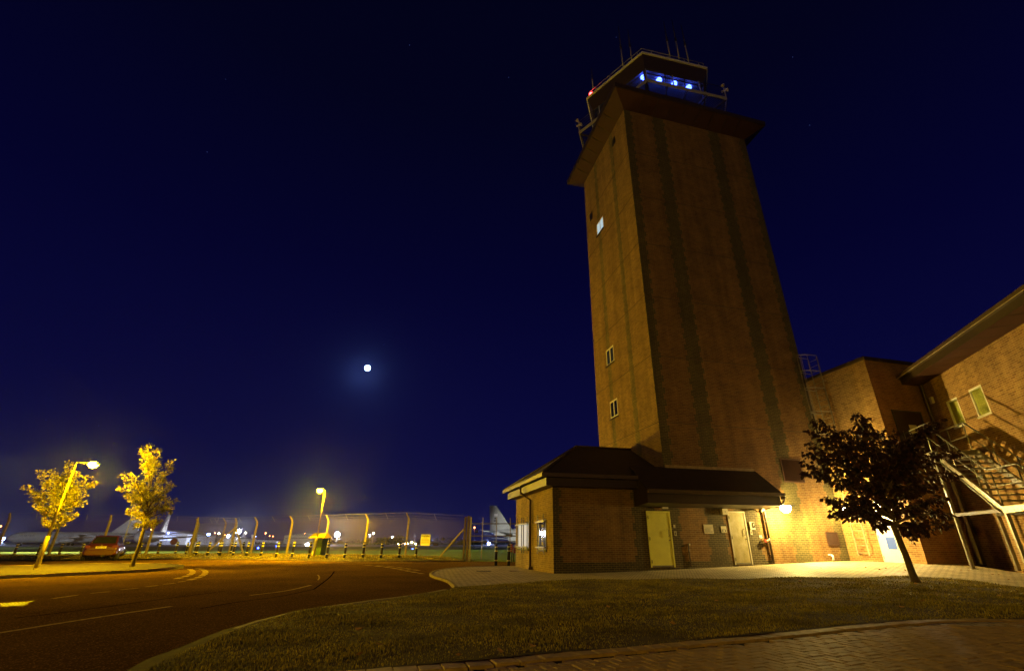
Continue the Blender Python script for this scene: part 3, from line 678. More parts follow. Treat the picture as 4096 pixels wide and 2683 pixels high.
for i in range(4):
    j = (i+1) % 4; lr.face([P0[i], P0[j], P1[j], P1[i]])
lr.face(P0[::-1]); lr.face(P1); lr.build('lean_to_roof', M['roof'], gh)
MB().bar((5.25, 0.075, 4.14), (9.85, 0.075, 4.14), 0.03, 0.14).build('flashing', M['kerb'], gh)
lf = MB(); fp = [(-1.17, 2.50), (-0.004, 2.425), (-0.004, 3.9), (-1.17, 2.96)]
Q0 = [(3.57, t, z) for t, z in fp]; Q1 = [(9.9, t, z) for t, z in fp]
for i in range(4):
    j = (i+1) % 4; lf.face([Q0[j], Q0[i], Q1[i], Q1[j]])
lf.face(Q0); lf.face(Q1[::-1]); lf.build('lean_to_fascia', M['fascia'], gh)
lg = MB(); lg.box(3.5, 9.97, -1.44, -1.325, 2.86, 2.995); lg.box(9.9, 9.97, -1.32, -1.2, 2.74, 2.92); lg.build('lean_to_gutter', M['gutter'], gh)
dp = MB(); dp.tube([(-0.56, 3.05, 3.44), (-0.56, 3.05, 3.15), (-0.09, 3.05, 2.85), (-0.09, 3.05, 0.0)], 0.05, 10); dp.box(-0.17, -0.0, 2.97, 3.13, 0, 0.12); dp.box(-0.145, 0, 2.98, 3.12, 1.9, 1.94); dp.build('downpipe', M['brownpipe'], gh)
dp2 = MB(); dp2.tube([(9.98, -1.36, 2.87), (9.96, -1.2, 2.60), (9.86, -0.12, 2.42), (9.86, -0.09, 2.3), (9.86, -0.09, 0.24)], 0.05, 10)
for z in (0.55, 1.2, 1.9): dp2.box(9.78, 9.94, -0.11, 0.0, z, z+0.035)
dp2.build('downpipe', M['brownpipe'], gh)
d1 = door(gh, 4.06, 5.16, 0.16, 2.27, 0.0, M['cream_door'], M['cream_door'], label='cream steel door nearer the gatehouse corner')
d2 = door(gh, 7.98, 8.87, 0.22, 2.32, 0.0, M['worn_door'], M['plastic'], label='scuffed cream steel door nearer the floodlight')
M['blindpane'] = M['em_blind']
w1 = local_window(gh, ('x', 0.0), 3.55, 5.62, 0.80, 1.92, M['em_blind'], 1, frame_m=M['greypaint'], label='window lit white from inside')
w2 = local_window(gh, ('x', 0.0), 0.88, 2.0, 0.80, 1.95, M['glass'], 0, frame_m=M['greypaint'], label='dark window hung with paper notices')
pp = MB()
for i in range(5):
    for j in range(2): pp.box(-0.016, -0.0135, 1.12+0.25*j, 1.29+0.25*j, 0.98+0.165*i, 1.10+0.165*i)
pp.box(-0.016, -0.0135, 1.05, 1.3, 0.80, 0.92); pp.build('paper_notice', mat('faded_paper', (0.35, 0.3, 0.2), 0.8), w2)
for k, (w, ts) in enumerate(((w1, (5.56, 4.66, 4.28, 3.62)), (w2, (1.92, 1.0)))):
    for tt in ts:
        b = MB(); b.prism([(tt-0.035, 0.62), (tt+0.035, 0.62), (tt+0.035, 2.08), (tt, 2.16), (tt-0.035, 2.08)], -0.012, 0.012, M=Matrix(((0, 0, 1, -0.085), (1, 0, 0, 0), (0, 1, 0, 0), (0, 0, 0, 1))))
        b.build('pale_bar', M['dsteel'], w)
    a0, a1 = (3.42, 5.78) if k == 0 else (0.80, 2.12)
    for z in (0.86, 1.83): MB().box(-0.145, -0.1, a0, a1, z, z+0.055).build('rail', M['steel'], w)

# ---- control tower
tw = thing('control_tower', 'tall square brick airfield control tower with dark brick stripes and a glazed blue lit cab', 'tower', C0, A)
sh = wallbox(MB(), 5.32, 14.2, 0.1, 7.0, -0.15, 26.2)
sh.face([(5.2, .1, -.15), (5.32, .1, -.15), (5.32, .1, 26.2), (5.2, .1, 26.2)], 0); sh.face([(5.2, 7, -.15), (5.2, 7, 26.2), (5.32, 7, 26.2), (5.32, 7, -.15)], 1)
pierced(sh, 'x', 5.2, 0.1, 7.0, -0.15, 26.2, [(4.2, 5.32, 20.02, 21.0), (4.15, 5.23, 10.6, 11.62), (4.17, 5.19, 7.43, 8.43)], 0.118, 1).build('shaft', [M['brick_front'], M['brick_left']], tw)
sk = MB()
def rect(o, z): return [(5.2-o, 0.1-o, z), (14.2+o, 0.1-o, z), (14.2+o, 7+o, z), (5.2-o, 7+o, z)]
sk.loft([rect(-0.05, 26.12), rect(0.95, 26.66), rect(0.95, 26.70)], m=0, sm=False)
ev = sk.build('eave', [M['soffit']], tw)
sk = MB(); sk.loft([rect(1.0, 26.70), rect(1.02, 27.02), rect(0.6, 27.10)], sm=False); sk.build('fascia', M['fascia'], tw)
for k in range(1, 9):
    s_ = 5.2+k; MB().bar((s_, 0.1, 26.16), (s_, -0.86, 26.605), 0.02, 0.03).build('panel_joint', M['dsteel'], ev)
for k in range(1, 7): MB().bar((5.2, 0.1+k, 26.16), (4.27, 0.1+k, 26.62), 0.02, 0.03).build('panel_joint', M['dsteel'], ev)
HX, HY = 9.32, 3.62
def hexv(side, z, rot=-2.0): return [Vector((HX+side*math.cos(R(60*i+rot)), HY+side*math.sin(R(60*i+rot)), z)) for i in range(6)]
MB().loft([hexv(4.0, 27.1), hexv(4.05, 27.35)], sm=False).build('cab_base', M['fascia'], tw)
cab = MB().loft([hexv(4.86, 31.2), hexv(4.95, 31.22), hexv(4.95, 31.36), hexv(4.5, 31.42)], sm=False).build('cab_roof', M['white'], tw)
MB().loft([hexv(4.48, 30.12), hexv(4.86, 31.2)], sm=False, caps=False).build('fascia_panel', M['fascia'], cab)
MB().loft([hexv(4.5, 30.10), hexv(4.5, 30.12)], sm=False).build('ceiling', mat('cab_ceiling', (0.12, 0.12, 0.13), 0.7), cab)
a, b = hexv(4.06, 27.35), hexv(4.46, 30.1)
for i in range(6):
    j = (i+1) % 6; g_ = MB(); g_.face([a[i], a[j], b[j], b[i]]); g_.build('cab_window', M['clear'], tw)
    p = MB(); p.bar(a[i], b[i], 0.16, 0.16); p.build('corner_post', M['dsteel'], tw)
mu_ = MB()
for i in range(6):
    j = (i+1) % 6
    for k in (1/3, 2/3): mu_.bar(a[i].lerp(a[j], k), b[i].lerp(b[j], k), 0.05, 0.06)
    for h in (0.36, 0.93): mu_.bar(a[i].lerp(b[i], h), a[j].lerp(b[j], h), 0.05, 0.05)
mu_.build('mullion', M['dsteel'], tw)
cs = MB().loft([hexv(3.5, 27.4), hexv(3.6, 28.15), hexv(3.0, 28.2)], sm=False).build('console', mat('cab_console', (0.12, 0.12, 0.13), 0.6), tw)
for px_, py_ in ((2573, 308), (2636, 322), (2697, 336), (2755, 351)):
    q = atz(px_, py_, 29.9); q = Vector((loc(q)[0], loc(q)[1], 29.9))
    MB().lathe([(0.04, 0.13), (0.17, 0.1), (0.20, 0.0), (0.17, -0.1), (0.04, -0.13)], 14, c=q).build('cab_lamp', M['em_blue'], tw)
add_light('cab_light', 'POINT', tw, (HX, HY-1.0, 29.0), 8, (0.03, 0.08, 1.0), 0.5)
# catwalk with open grating, brackets and rail
ck = hexv(5.65, 27.52); ci = hexv(4.1, 27.3)
cw = MB()
for i in range(6):
    j = (i+1) % 6; cw.bar(ck[i]+Vector((0, 0, .1)), ck[j]+Vector((0, 0, .1)), 0.05, 0.24)
catwalk = cw.build('catwalk', M['greypaint'], tw)
br_ = MB(); gr = MB()
for i in range(6):
    j = (i+1) % 6
    for k in (0.0, 0.25, 0.5, 0.75): MB().bar(ck[i].lerp(ck[j], k), ci[i].lerp(ci[j], k)+Vector((0, 0, .12)), 0.07, 0.12).build('bracket', M['dsteel'], catwalk)
    for k in range(1, 36): gr.bar(ck[i].lerp(ck[j], k/36), ci[i].lerp(ci[j], k/36)+Vector((0, 0, .2)), 0.012, 0.03)
gr.build('grating', M['dsteel'], catwalk)
for i in range(6):
    j = (i+1) % 6
    for k in (0.0, 0.33, 0.67):
        p = ck[i].lerp(ck[j], k); MB().bar(p, p+Vector((0, 0, 1.15)), 0.06, 0.06).build('rail_post', M['greypaint'], catwalk)
rl = MB()
for h in (0.45, 0.7, 0.92, 1.15):
    q = [p+Vector((0, 0, h)) for p in ck]
    for i in range(6): rl.tube([q[i], q[(i+1) % 6]], 0.012 if h < 1 else 0.022, 6)
rl.build('guard_wire', M['dsteel'], catwalk)
rr = MB(); q = hexv(4.72, 31.95)
for i in range(6):
    j = (i+1) % 6; rr.tube([q[i].lerp(q[j], 0.03), q[i].lerp(q[j], 0.97)], 0.03, 6); rr.tube([q[i].lerp(q[j], .97), q[j], q[j].lerp(q[(j+1) % 6], .03)], 0.03, 6)
    for k in (0.15, 0.42, 0.68, 0.92): rr.tube([q[i].lerp(q[j], k), q[i].lerp(q[j], k)-Vector((0, 0, 0.6))], 0.03, 6)
rr.build('roof_rail', M['greypaint'], cab)
def lz(px, py, z): p = atz(px, py, z); s, t = loc(p); return Vector((s, t, z))
for (b0, t0) in (((2527, 242), (2504, 120)), ((2492, 266), (2471, 107)), ((2680, 228), (2651, 87)), ((2717, 235), (2685, 80)), ((2754, 248), (2722, 100)), ((2372, 354), (2361, 273))):
    q = lz(b0[0], b0[1], 31.4); wy = WL(q.x, q.y, 0).y; tp = atY(t0[0], t0[1], wy).z
    an = MB(); an.tube([q, q+Vector((0, 0, (tp-31.4)*0.42))], 0.05, 8, m=0); an.tube([q+Vector((0, 0, (tp-31.4)*0.42)), q+Vector((0, 0, (tp-31.4)*0.5))], 0.07, 8, m=1); an.tube([q+Vector((0, 0, (tp-31.4)*0.5)), q+Vector((0, 0, tp-31.4))], [0.035, 0.02], 8, m=1)
    an.build('antenna', [M['greypaint'], M['dsteel']], tw)
q = lz(2365, 384, 31.5); ob = MB().lathe([(0.10, -0.1), (0.11, 0.02)], 12, c=q).build('obstruction_light', M['dsteel'], tw)
MB().lathe([(0.11, 0.02), (0.15, 0.12), (0.13, 0.25), (0.04, 0.32)], 12, c=q).build('lens', M['em_red'], ob)
local_window(tw, ('x', 5.2), 4.2, 5.32, 20.02, 21.0, M['em_window'], 1, off=-0.04, fw=0.07, label='top window on the side, lit pale from inside')
local_window(tw, ('x', 5.2), 4.15, 5.23, 10.6, 11.62, mat('painted_sky_glass', (0.03, 0.045, 0.22), 0.08, var=0.3, scale=1.5), 1, off=-0.04, fw=0.09, label='window with a painted blue sky reflection')  # blue sky reflection put into the pane colour
local_window(tw, ('x', 5.2), 4.17, 5.19, 7.43, 8.43, M['glass'], 1, off=-0.04, fw=0.09, label='lowest window, dark')
for (t_, z_) in ((1.75, 25.1), (6.05, 22.3)): MB().box(5.17, 5.199, t_-0.2, t_+0.2, z_-0.28, z_+0.28).build('vent', M['black'], tw)
def louvre(par, s0, s1, z0, z1, t, n, m, name='louvre_vent'):
    mb = MB(); mb.box(s0, s0+0.05, t-0.04, t-0.001, z0, z1); mb.box(s1-0.05, s1, t-0.04, t-0.001, z0, z1); mb.box(s0+.05, s1-.05, t-0.04, t-0.001, z0, z0+0.05); mb.box(s0+.05, s1-.05, t-0.04, t-0.001, z1-0.05, z1)
    o = mb.build(name, m, par); sl = MB()
    for k in range(n):
        z = z0+0.06+(z1-z0-0.12)*k/n; h = (z1-z0-0.12)/n; sl.face([(s0+.05, t-0.035, z), (s1-.05, t-0.035, z), (s1-.05, t-0.003, z+h*1.1), (s0+.05, t-0.003, z+h*1.1)])
    sl.build('slat', m, o); MB().box(s0+.05, s1-.05, t-0.003, t-0.001, z0+.05, z1-.05).build('backing', M['black'], o); return o
M['louvre'] = mat('brown_louvre', (0.07, 0.032, 0.018), 0.5)
louvre(tw, 11.47, 12.65, 3.66, 4.76, 0.1, 16, M['louvre']); louvre(tw, 13.14, 13.81, 0.92, 1.51, 0.1, 9, M['louvre'])
cr_ = MB()
for z in (6.1, 9.4, 12.7, 16.0, 19.3, 22.6):
    cr_.box(5.194, 14.206, 0.088, 0.1, z, z+0.03); cr_.box(5.188, 5.2, 0.088, 7.0, z, z+0.03)
cr_.build('movement_joint', mat('joint_sealant', (0.10, 0.06, 0.03), 0.8), tw)
def siren(name, v, label, inward):
    t_ = thing(name, label, 'siren', WL(v.x, v.y, v.z), A)
    MB().tube([(0, 0, -0.1), (0, 0, 1.55)], 0.045, 8).build('post', M['greypaint'], t_)
    for k, (z, d) in enumerate(((1.55, Vector((-0.8, -0.6, 0.05))), (1.15, Vector((0.5, -0.8, -0.25))))):
        d = d.normalized(); h = MB(); o = Vector((0, 0, z))
        h.tube([o-d*0.18, o-d*0.05, o+d*0.15, o+d*0.34], [0.07, 0.06, 0.11, 0.2], 14, caps=False); h.tube([o-d*0.34, o-d*0.18], 0.1, 12)
        h.build('horn', M['plastic'], t_); MB().tube([o+d*0.08, o+d*0.1], 0.08, 12).build('horn_throat', M['black'], t_)
siren('siren', ck[5], 'pale twin horn siren on the right corner of the tower catwalk rail', 1)
siren('siren', ck[3], 'pale twin horn siren on the left corner of the tower catwalk rail', -1)
for o in COL.objects:
    if o.name.startswith('siren'): o.scale = (0.62, 0.62, 0.72)

# ---- fittings on the front wall (each hangs there: a thing of its own)
def wallp(s, z, t=0.0): return WL(s, t, z)
def plate(name, label, cat, s0, s1, z0, z1, m, th=0.02, t=0.0, lines=None, head=None, grp=None):
    o = MB().box(-(s1-s0)/2, (s1-s0)/2, -th, -0.001, 0, z1-z0).build(name, m); o.location = wallp((s0+s1)/2, z0, t); o.rotation_euler = (0, 0, A); tag(o, label, cat, grp)
    h = z1-z0; w = s1-s0
    if lines:
        l = MB(); y = h*0.52
        for k in range(lines):
            ww = w*random.uniform(0.55, 0.84); l.box(-w*0.42, -w*0.42+ww, -th-0.002, -th-0.0002, y, y+0.008); y -= 0.024
        l.build('small_lettering', M['sign_text'], o)
    if head: xf(text_mb(head, 0.034, 0.001), Matrix.Translation((0, -th-0.001, h*0.64)) @ Matrix.Rotation(R(90), 4, 'X')).build('lettering', M['sign_text'], o)
    return o
plate('notice_board', 'square cream notice with lines of small print on the brick between the two cream doors', 'sign', 6.72, 7.17, 1.41, 1.77, M['plastic'], lines=7, head='CONTROLLED AREA')
s2 = plate('warning_notice', 'small cream notice with two dark symbols just left of the scuffed door', 'sign', 7.56, 7.83, 1.46, 1.71, M['plastic'], lines=2)
for dx in (-0.07, 0.07): MB().lathe([(0.028, -0.0225), (0.028, -0.0202)], 12, c=(dx, 0, 0.065), axis='y').box(dx-0.01, dx+0.01, -0.0225, -0.0202, 0.088, 0.112).build('symbol', M['sign_text'], s2)
plate('call_button', 'upper small cream switch plate beside the plain cream door', 'switch', 5.27, 5.36, 1.62, 1.75, M['plastic'], 0.025)
k1 = plate('card_reader', 'lower cream card reader with a dark slot beside the plain cream door', 'card reader', 5.27, 5.37, 1.32, 1.50, M['plastic'], 0.03); MB().box(-0.02, 0.02, -0.033, -0.0305, 0.04, 0.14).build('slot', M['black'], k1)
k1 = plate('card_reader', 'cream card reader with a dark slot under the wall telephone', 'card reader', 9.0, 9.1, 1.38, 1.56, M['plastic'], 0.03); MB().box(-0.02, 0.02, -0.033, -0.0305, 0.04, 0.14).build('slot', M['black'], k1)
ph = plate('wall_telephone', 'cream wall telephone with a black handset right of the scuffed door', 'telephone', 9.02, 9.27, 1.58, 1.90, M['plastic'], 0.05)
MB().tube([(0.07, -0.06, 0.29), (0.075, -0.085, 0.26), (0.085, -0.085, 0.14), (0.08, -0.06, 0.1)], [0.028, 0.02, 0.02, 0.028], 8).build('handset', M['black'], ph)
bx_ = plate('alarm_box', 'cream alarm box high on the wall at the top left of the scuffed door', 'box', 7.66, 7.93, 2.17, 2.41, M['plastic'], 0.16)
MB().lathe([(0.02, -0.164), (0.02, -0.161)], 10, c=(0, 0, 0.12), axis='y').build('lens', M['sign_text'], bx_)
plate('valve_label', 'small white label above the brass hydrant valve', 'label', 9.45, 9.58, 1.25, 1.36, M['sign_white'], 0.006, lines=2)
plate('socket', 'tiny cream socket at the top of the thin wall pipe', 'socket', 5.9, 5.97, 0.96, 1.03, M['plastic'], 0.02)
pi = MB(); pi.tube([(0, -0.03, 0), (0, -0.03, 0.82)], 0.02, 8); pi.box(-0.03, 0.03, -0.05, 0, 0.5, 0.53); pi.box(-.03, .03, -.05, 0, .1, .13); o = pi.build('wall_pipe', M['brownpipe']); o.location = wallp(5.86, 0.2); o.rotation_euler = (0, 0, A); tag(o, 'thin dark vertical pipe on the brick right of the plain cream door', 'pipe')
hv_ = thing('hydrant_valve', 'brass hydrant valve on the wall beside the lean-to downpipe', 'valve', wallp(9.6, 1.12), A)
MB().tube([(-0.14, 0, 0), (-0.14, -0.1, 0), (0.1, -0.12, 0.01), (0.2, -0.13, 0.06)], [0.03, 0.04, 0.055, 0.035], 10).build('valve_body', mat('brass', (0.45, 0.3, 0.12), 0.35, metal=0.7), hv_)
MB().lathe([(0.07, -0.17), (0.075, -0.15), (0.02, -0.14), (0.02, -0.1)], 14, c=(0.0, 0, 0.02), axis='y').build('hand_wheel', M['red'], hv_)
MB().tube([(0.22, -0.12, 0.12), (0.24, -0.13, -0.08)], 0.03, 8).build('cap', M['steel'], hv_)
cc = thing('security_camera', 'beige security camera on a bracket under the lean-to soffit beside the floodlight arm', 'camera', wallp(9.62, 2.36), A)
MB().tube([(0, 0, -0.04), (0, -0.16, 0.0), (0.0, -0.2, -0.01)], 0.022, 8).build('bracket', M['plastic'], cc)
MB().tube([(0.12, -0.22, 0.05), (-0.16, -0.30, -0.04)], [0.065, 0.06], 12).build('camera_body', M['plastic'], cc)
MB().tube([(-0.16, -0.30, -0.04), (-0.165, -0.3015, -0.0416)], 0.048, 12).build('lens', M['black'], cc)
bl = thing('bulkhead_light', 'small unlit bulkhead light under the eave above the plain cream door', 'lamp', wallp(4.92, 2.36), A)
MB().box(-0.16, 0.16, -0.1, -0.001, 0, 0.1).build('housing', M['plastic'], bl); MB().box(-0.14, 0.14, -0.13, -0.1, 0.012, 0.085).build('diffuser', M['sign_white'], bl)
sp_ = MB(); sp_.tube([(0, 0, 0.12), (0, -0.14, 0.12), (0.02, -0.2, 0.1), (-0.04, -0.26, -0.09)], 0.035, 10); o = sp_.build('waste_pipe', M['white']); o.location = wallp(13.05, 0.44, 0.1); o.rotation_euler = (0, 0, A); tag(o, 'short white pipe elbow poking from the foot of the tower wall', 'pipe')
# floodlight on the end of the lean-to
fl = thing('floodlight', 'blazing yellow floodlight on an arm at the right end of the lean-to eave', 'lamp', WL(10.14, -0.72, 2.46), A)
MB().bar((-0.5, 0.62, 0.02), (0.12, 0.02, 0.02), 0.05, 0.04).build('arm', M['dsteel'], fl)
MB().box(0.06, 0.62, -0.26, 0.26, 0.07, 0.12).build('housing', M['dsteel'], fl)
MB().lathe([(.05, -.20), (.14, -.17), (.20, -.10), (.225, -.02), (.22, .068)], 16, c=(.34, 0, 0)).build('lamp_glass', M['em_flood'], fl)
add_light('floodlight_lamp', 'SPOT', fl, (0.62, -0.02, -0.08), 2300, (1.0, 0.69, 0.17), 0.05, target=(3.3, -2.2, -1.6), cone=160, blend=0.5)
add_light('floodlight_spill', 'POINT', fl, (0.42, -0.06, -0.30), 760, (1.0, 0.74, 0.20), 0.05)

# ---- annex
ax_ = thing('annex', 'flat roofed brick annex between the tower and the stair wall', 'building', C0, A)
wallbox(MB(), 14.2, 24.5, -3.35, 0.095, -0.15, 8.8, 0, 1).build('wall', [M['brick_low2'] if 'brick_low2' in M else M.setdefault('brick_b', brick('annex_front_brick', ca=(0.27, 0.12, 0.05), cb=(0.18, 0.075, 0.032))), M['brick_c']], ax_)
MB().box(14.14, 24.5, -3.42, 0.09, 8.8, 8.96).build('coping', M['fascia'], ax_)
# white door on the annex side (faces -x)
wd = MB().box(14.172, 14.198, -2.56, -1.64, 0.31, 2.32).build('door', M['white_door'], ax_); wd['label'] = 'white door with a blue panel'
fr_ = MB(); fr_.box(14.165, 14.2, -2.62, -2.56, 0.3, 2.38); fr_.box(14.165, 14.2, -1.64, -1.58, 0.3, 2.38); fr_.box(14.165, 14.2, -2.56, -1.64, 2.32, 2.38); fr_.build('frame', M['white_door'], wd)
MB().box(14.168, 14.1715, -2.34, -1.93, 0.80, 1.28).build('blue_panel', M['blue'], wd)
for z in (0.5, 1.3, 2.1): MB().tube([(14.165, -1.63, z-.06), (14.165, -1.63, z+.06)], 0.012, 8).build('hinge', M['dsteel'], wd)
MB().tube([(14.16, -2.47, 1.2), (14.13, -2.46, 1.2), (14.13, -2.36, 1.2)], 0.012, 8).build('handle', M['steel'], wd)
# dark upper door on the face towards the stairs
ud = MB().box(14.93, 16.5, -3.372, -3.351, 4.36, 6.42).build('upper_door', M['dark_door'], ax_)
fr_ = MB(); fr_.box(14.86, 14.93, -3.40, -3.351, 4.36, 6.49); fr_.box(16.5, 16.57, -3.40, -3.351, 4.36, 6.49); fr_.box(14.93, 16.5, -3.40, -3.351, 6.42, 6.49); fr_.build('frame', M['dsteel'], ud)
MB().box(15.6, 16.05, -3.376, -3.3725, 5.45, 5.85).build('door_notice', M['plastic'], ud)
MB().tube([(15.12, -3.40, 5.2), (15.12, -3.40, 5.55)], 0.016, 8).build('handle', M['steel'], ud)
MB().tube([(17.0, -3.5, 8.6), (17.0, -3.5, 7.8), (16.98, -3.52, 0.2)], 0.06, 10).build('downpipe', M['brownpipe'], ax_)
def bulkhead(label, s, t, z, en):
    b = thing('wall_light', label, 'lamp', WL(s, t, z), A)
    MB().box(-0.07, -0.001, -0.13, 0.13, -0.1, 0.1).build('housing', M['dsteel'], b); MB().box(-0.13, -0.07, -0.11, 0.11, -0.085, 0.085).build('diffuser', M['em_flood'], b)
    add_light('wall_light_lamp', 'POINT', b, (-0.24, 0, -0.05), en, (1.0, 0.80, 0.46) if en > 100 else (1.0, 0.66, 0.1), 0.06)
bulkhead('bright bulkhead light above the white annex door, behind the maroon tree', 14.2, -2.1, 2.62, 210)
bulkhead('bright bulkhead light on the annex wall near the foot of the caged ladder', 14.2, -0.3, 2.45, 90)
# ladder with cage
ld = thing('caged_ladder', 'galvanised ladder with a safety cage climbing the annex wall to the roof', 'ladder', WL(14.2, -0.85, 0.5), A)
for y in (-0.27, 0.27): MB().bar((-0.2, y, 0.02), (-0.2, y, 9.3), 0.05, 0.025).build('stile', M['ladder'], ld)
for k in range(31): MB().tube([(-0.2, -0.27, 0.15+0.3*k), (-0.2, 0.27, 0.15+0.3*k)], 0.014, 6).build('rung', M['ladder'], ld)
st_ = MB()
for z in (0.1, 1.6, 3.2, 4.8, 6.4, 8.0):
    for y in (-0.27, 0.27): st_.bar((-0.2, y, z), (0, y, z), 0.04, 0.015)
st_.build('standoff', M['ladder'], ld)
for z in (5.3, 6.4, 7.6, 8.5, 9.35):
    MB().tube([(-0.2+(-0.95)*math.sin(math.pi*k/12)**0.8*1.0, -0.27-0.14*math.sin(math.pi*k/12)+(0.54+0.28*math.sin(math.pi*k/12))*k/12, z) for k in range(13)], 0.022, 6).build('hoop', M['ladder'], ld)
for k in (2, 4, 6, 8, 10):
    x = -0.2-0.95*math.sin(math.pi*k/12)**0.8; y = -0.27-0.14*math.sin(math.pi*k/12)+(0.54+0.28*math.sin(math.pi*k/12))*k/12
    MB().bar((x, y, 5.3), (x, y, 9.35), 0.03, 0.012).build('cage_strap', M['ladder'], ld)

# ---- building on the right with the wide eave
RA = math.atan2(CDv.y, CDv.x)
rb = thing('office_building', 'brick building on the right with a wide overhanging eave and two white framed windows', 'building', CCp, RA)
wc_ = wallbox(MB(), -1.2, 13.0, 0.12, 7, -0.2, 7.78, 0, 0)
pierced(wc_, 'y', 0, -1.2, 13.0, -0.2, 7.78, [(1.42, 2.24, 5.51, 6.62), (3.1, 3.92, 5.56, 6.64)], 0.118).build('wall', M['brick_c'], rb)
rp_ = MB(); pf = [(1.0, 7.75), (1.0, 8.05), (1.02, 8.12), (-3.2, 10.3), (-3.2, 7.9), (-0.02, 7.79)]
A0 = [(0.28, -d, z) for d, z in pf]; A1 = [(13.2, -d, z) for d, z in pf]
for i in range(len(pf)):
    j = (i+1) % len(pf); rp_.face([A0[i], A0[j], A1[j], A1[i]], m=(1 if i == 0 else 2 if i == 5 else 0))
rp_.face(A0[::-1], m=2); rp_.face(A1, m=2); rp_.build('roof', [M['roof'], M['fascia'], M['soffit']], rb)
MB().box(0.2, 13.2, -1.17, -1.025, 8.0, 8.16).build('gutter', M['gutter'], rb)
MB().box(0.2, 13.2, -1.178, -1.171, 8.0, 8.02).build('gutter_lip', M['plastic'], rb)
for k in range(1, 13): MB().bar((k, -0.99, 7.746), (k, -0.02, 7.786), 0.015, 0.01).build('soffit_joint', M['dsteel'], rb)
M['vblind'] = mat('vertical_blind', (0.74, 0.82, 0.16), 0.7, var=0.1)
for a, b, z0, z1, lb in ((1.42, 2.24, 5.51, 6.62, 'window nearer the annex'), (3.1, 3.92, 5.56, 6.64, 'window farther from the annex')):
    w = MB(); fw = 0.075
    w.box(a, a+fw, 0.005, 0.08, z0, z1); w.box(b-fw, b, 0.005, 0.08, z0, z1); w.box(a+fw, b-fw, 0.005, 0.08, z1-fw, z1); w.box(a-0.02, b+0.02, -0.045, -0.001, z0-0.07, z0-0.001); w.box(a+.002, b-.002, 0.0, 0.03, z0-0.05, z0+0.015)
    wo = w.build('window', M['white'], rb); wo['label'] = lb
    bd = MB()
    for k in range(11):
        x = a+fw+(b-a-2*fw)*k/11; dx = (b-a-2*fw)/11; bd.face([(x, 0.066, z0), (x+dx, 0.050, z0), (x+dx, 0.050, z1-fw), (x, 0.066, z1-fw)])
    bd.build('blind', M['vblind'], wo); MB().box(a+fw, b-fw, 0.03, 0.034, z0+.016, z1-fw).build('pane', M['clear2'], wo)
vb = MB().box(-0.09, 0.09, -0.1, -0.001, 0, 0.28).build('vent_box', M['plastic']); vb.location = WC(0.58, 0, 6.8); vb.rotation_euler = (0, 0, RA); tag(vb, 'small cream box high on the brick between the brown downpipe and the window', 'box')

# ---- steel fire stair
fs = thing('fire_escape_stair', 'galvanised steel fire stair with tube handrails against the right building', 'staircase', CCp, RA)
LD, LL = 4.34, 2.12                                 # upper and lower landing heights
def D(c, d, z): return (c, -d, z)
def gl(c, d): p = WC(c, d, 0); return gz(p.x, p.y)
for c, d, zt in ((2.85, 1.8, LD-0.2), (2.85, 0.45, LD-0.2), (0.7, 0.45, LD-0.2), (5.78, 1.8, LL-0.22), (5.5, 0.45, LL-0.22), (7.1, 1.8, LL-0.22), (7.1, 0.45, LL-0.22)):
    z0 = gl(c, d); p = MB(); p.box(c-0.05, c+0.05, -d-0.05, -d+0.05, z0, zt); p.box(c-0.11, c+0.11, -d-0.11, -d+0.11, z0, z0+0.012); p.build('leg', M['steel'], fs)
def landing(c0, c1, d0, d1, z, name):
    p = MB(); p.box(c0, c1, -d1, -d1+0.06, z-0.2, z); p.box(c0, c1, -d0-0.06, -d0, z-0.2, z); p.box(c0, c0+0.06, -d1+.06, -d0-.06, z-0.2, z); p.box(c1-0.06, c1, -d1+.06, -d0-.06, z-0.2, z)
    for k in range(1, 24): x = c0+(c1-c0)*k/24; p.box(x-0.012, x+0.012, -d1+0.06, -d0-0.06, z-0.035, z-0.004)
    q = p.build(name, M['steel'], fs); pb = MB()
    for k in range(4): x = c0+0.25+(c1-c0-0.5)*k/3; pb.lathe([(0.018, -0.012), (0.018, 0)], 8, c=(x, -d1, z-0.14), axis='y')
    pb.build('bolt', M['dsteel'], q); return q
landing(0.42, 2.95, 0.4, 1.85, LD, 'upper_landing'); landing(5.72, 7.2, 0.4, 1.85, LL, 'lower_landing')
def flight(c0, z0, c1, z1, n):
    for d in (1.82, 0.43):
        p = MB(); a, b = Vector(D(c0, d, z0-0.12)), Vector(D(c1, d, z1-0.1)); p.bar(a, b, 0.014, 0.26)
        dd = Vector((0, 0, 1)); u = (b-a).normalized(); up = Vector((-u.z, 0, u.x)) if u.x > 0 else Vector((u.z, 0, -u.x))
        for sg in (1, -1): p.bar(a+up*0.125*sg+Vector((0, -0.03 if d > 1 else 0.03, 0)), b+up*0.125*sg+Vector((0, -0.03 if d > 1 else 0.03, 0)), 0.06, 0.014)
        so2 = p.build('stringer', M['steel'], fs); pb = MB()
        for k in range(1, n): q = a.lerp(b, k/n); pb.lathe([(0.014, -0.03), (0.014, 0.03)], 8, c=q, axis='y')
        pb.build('bolt', M['dsteel'], so2)
    for k in range(1, n):
        c = c0+(c1-c0)*k/n; z = z0+(z1-z0)*k/n; t_ = MB(); t_.box(c-0.13, c+0.13, -1.80, -0.45, z-0.035, z)
        t_.box(c-0.12, c+0.12, -1.805, -1.785, z-0.09, z-0.036); t_.box(c-0.12, c+0.12, -0.465, -0.445, z-0.09, z-0.036); t_.build('tread', M['steel'], fs)
flight(2.95, LD, 5.72, LL, 11); flight(7.2, LL, 9.6, 0.25, 9)
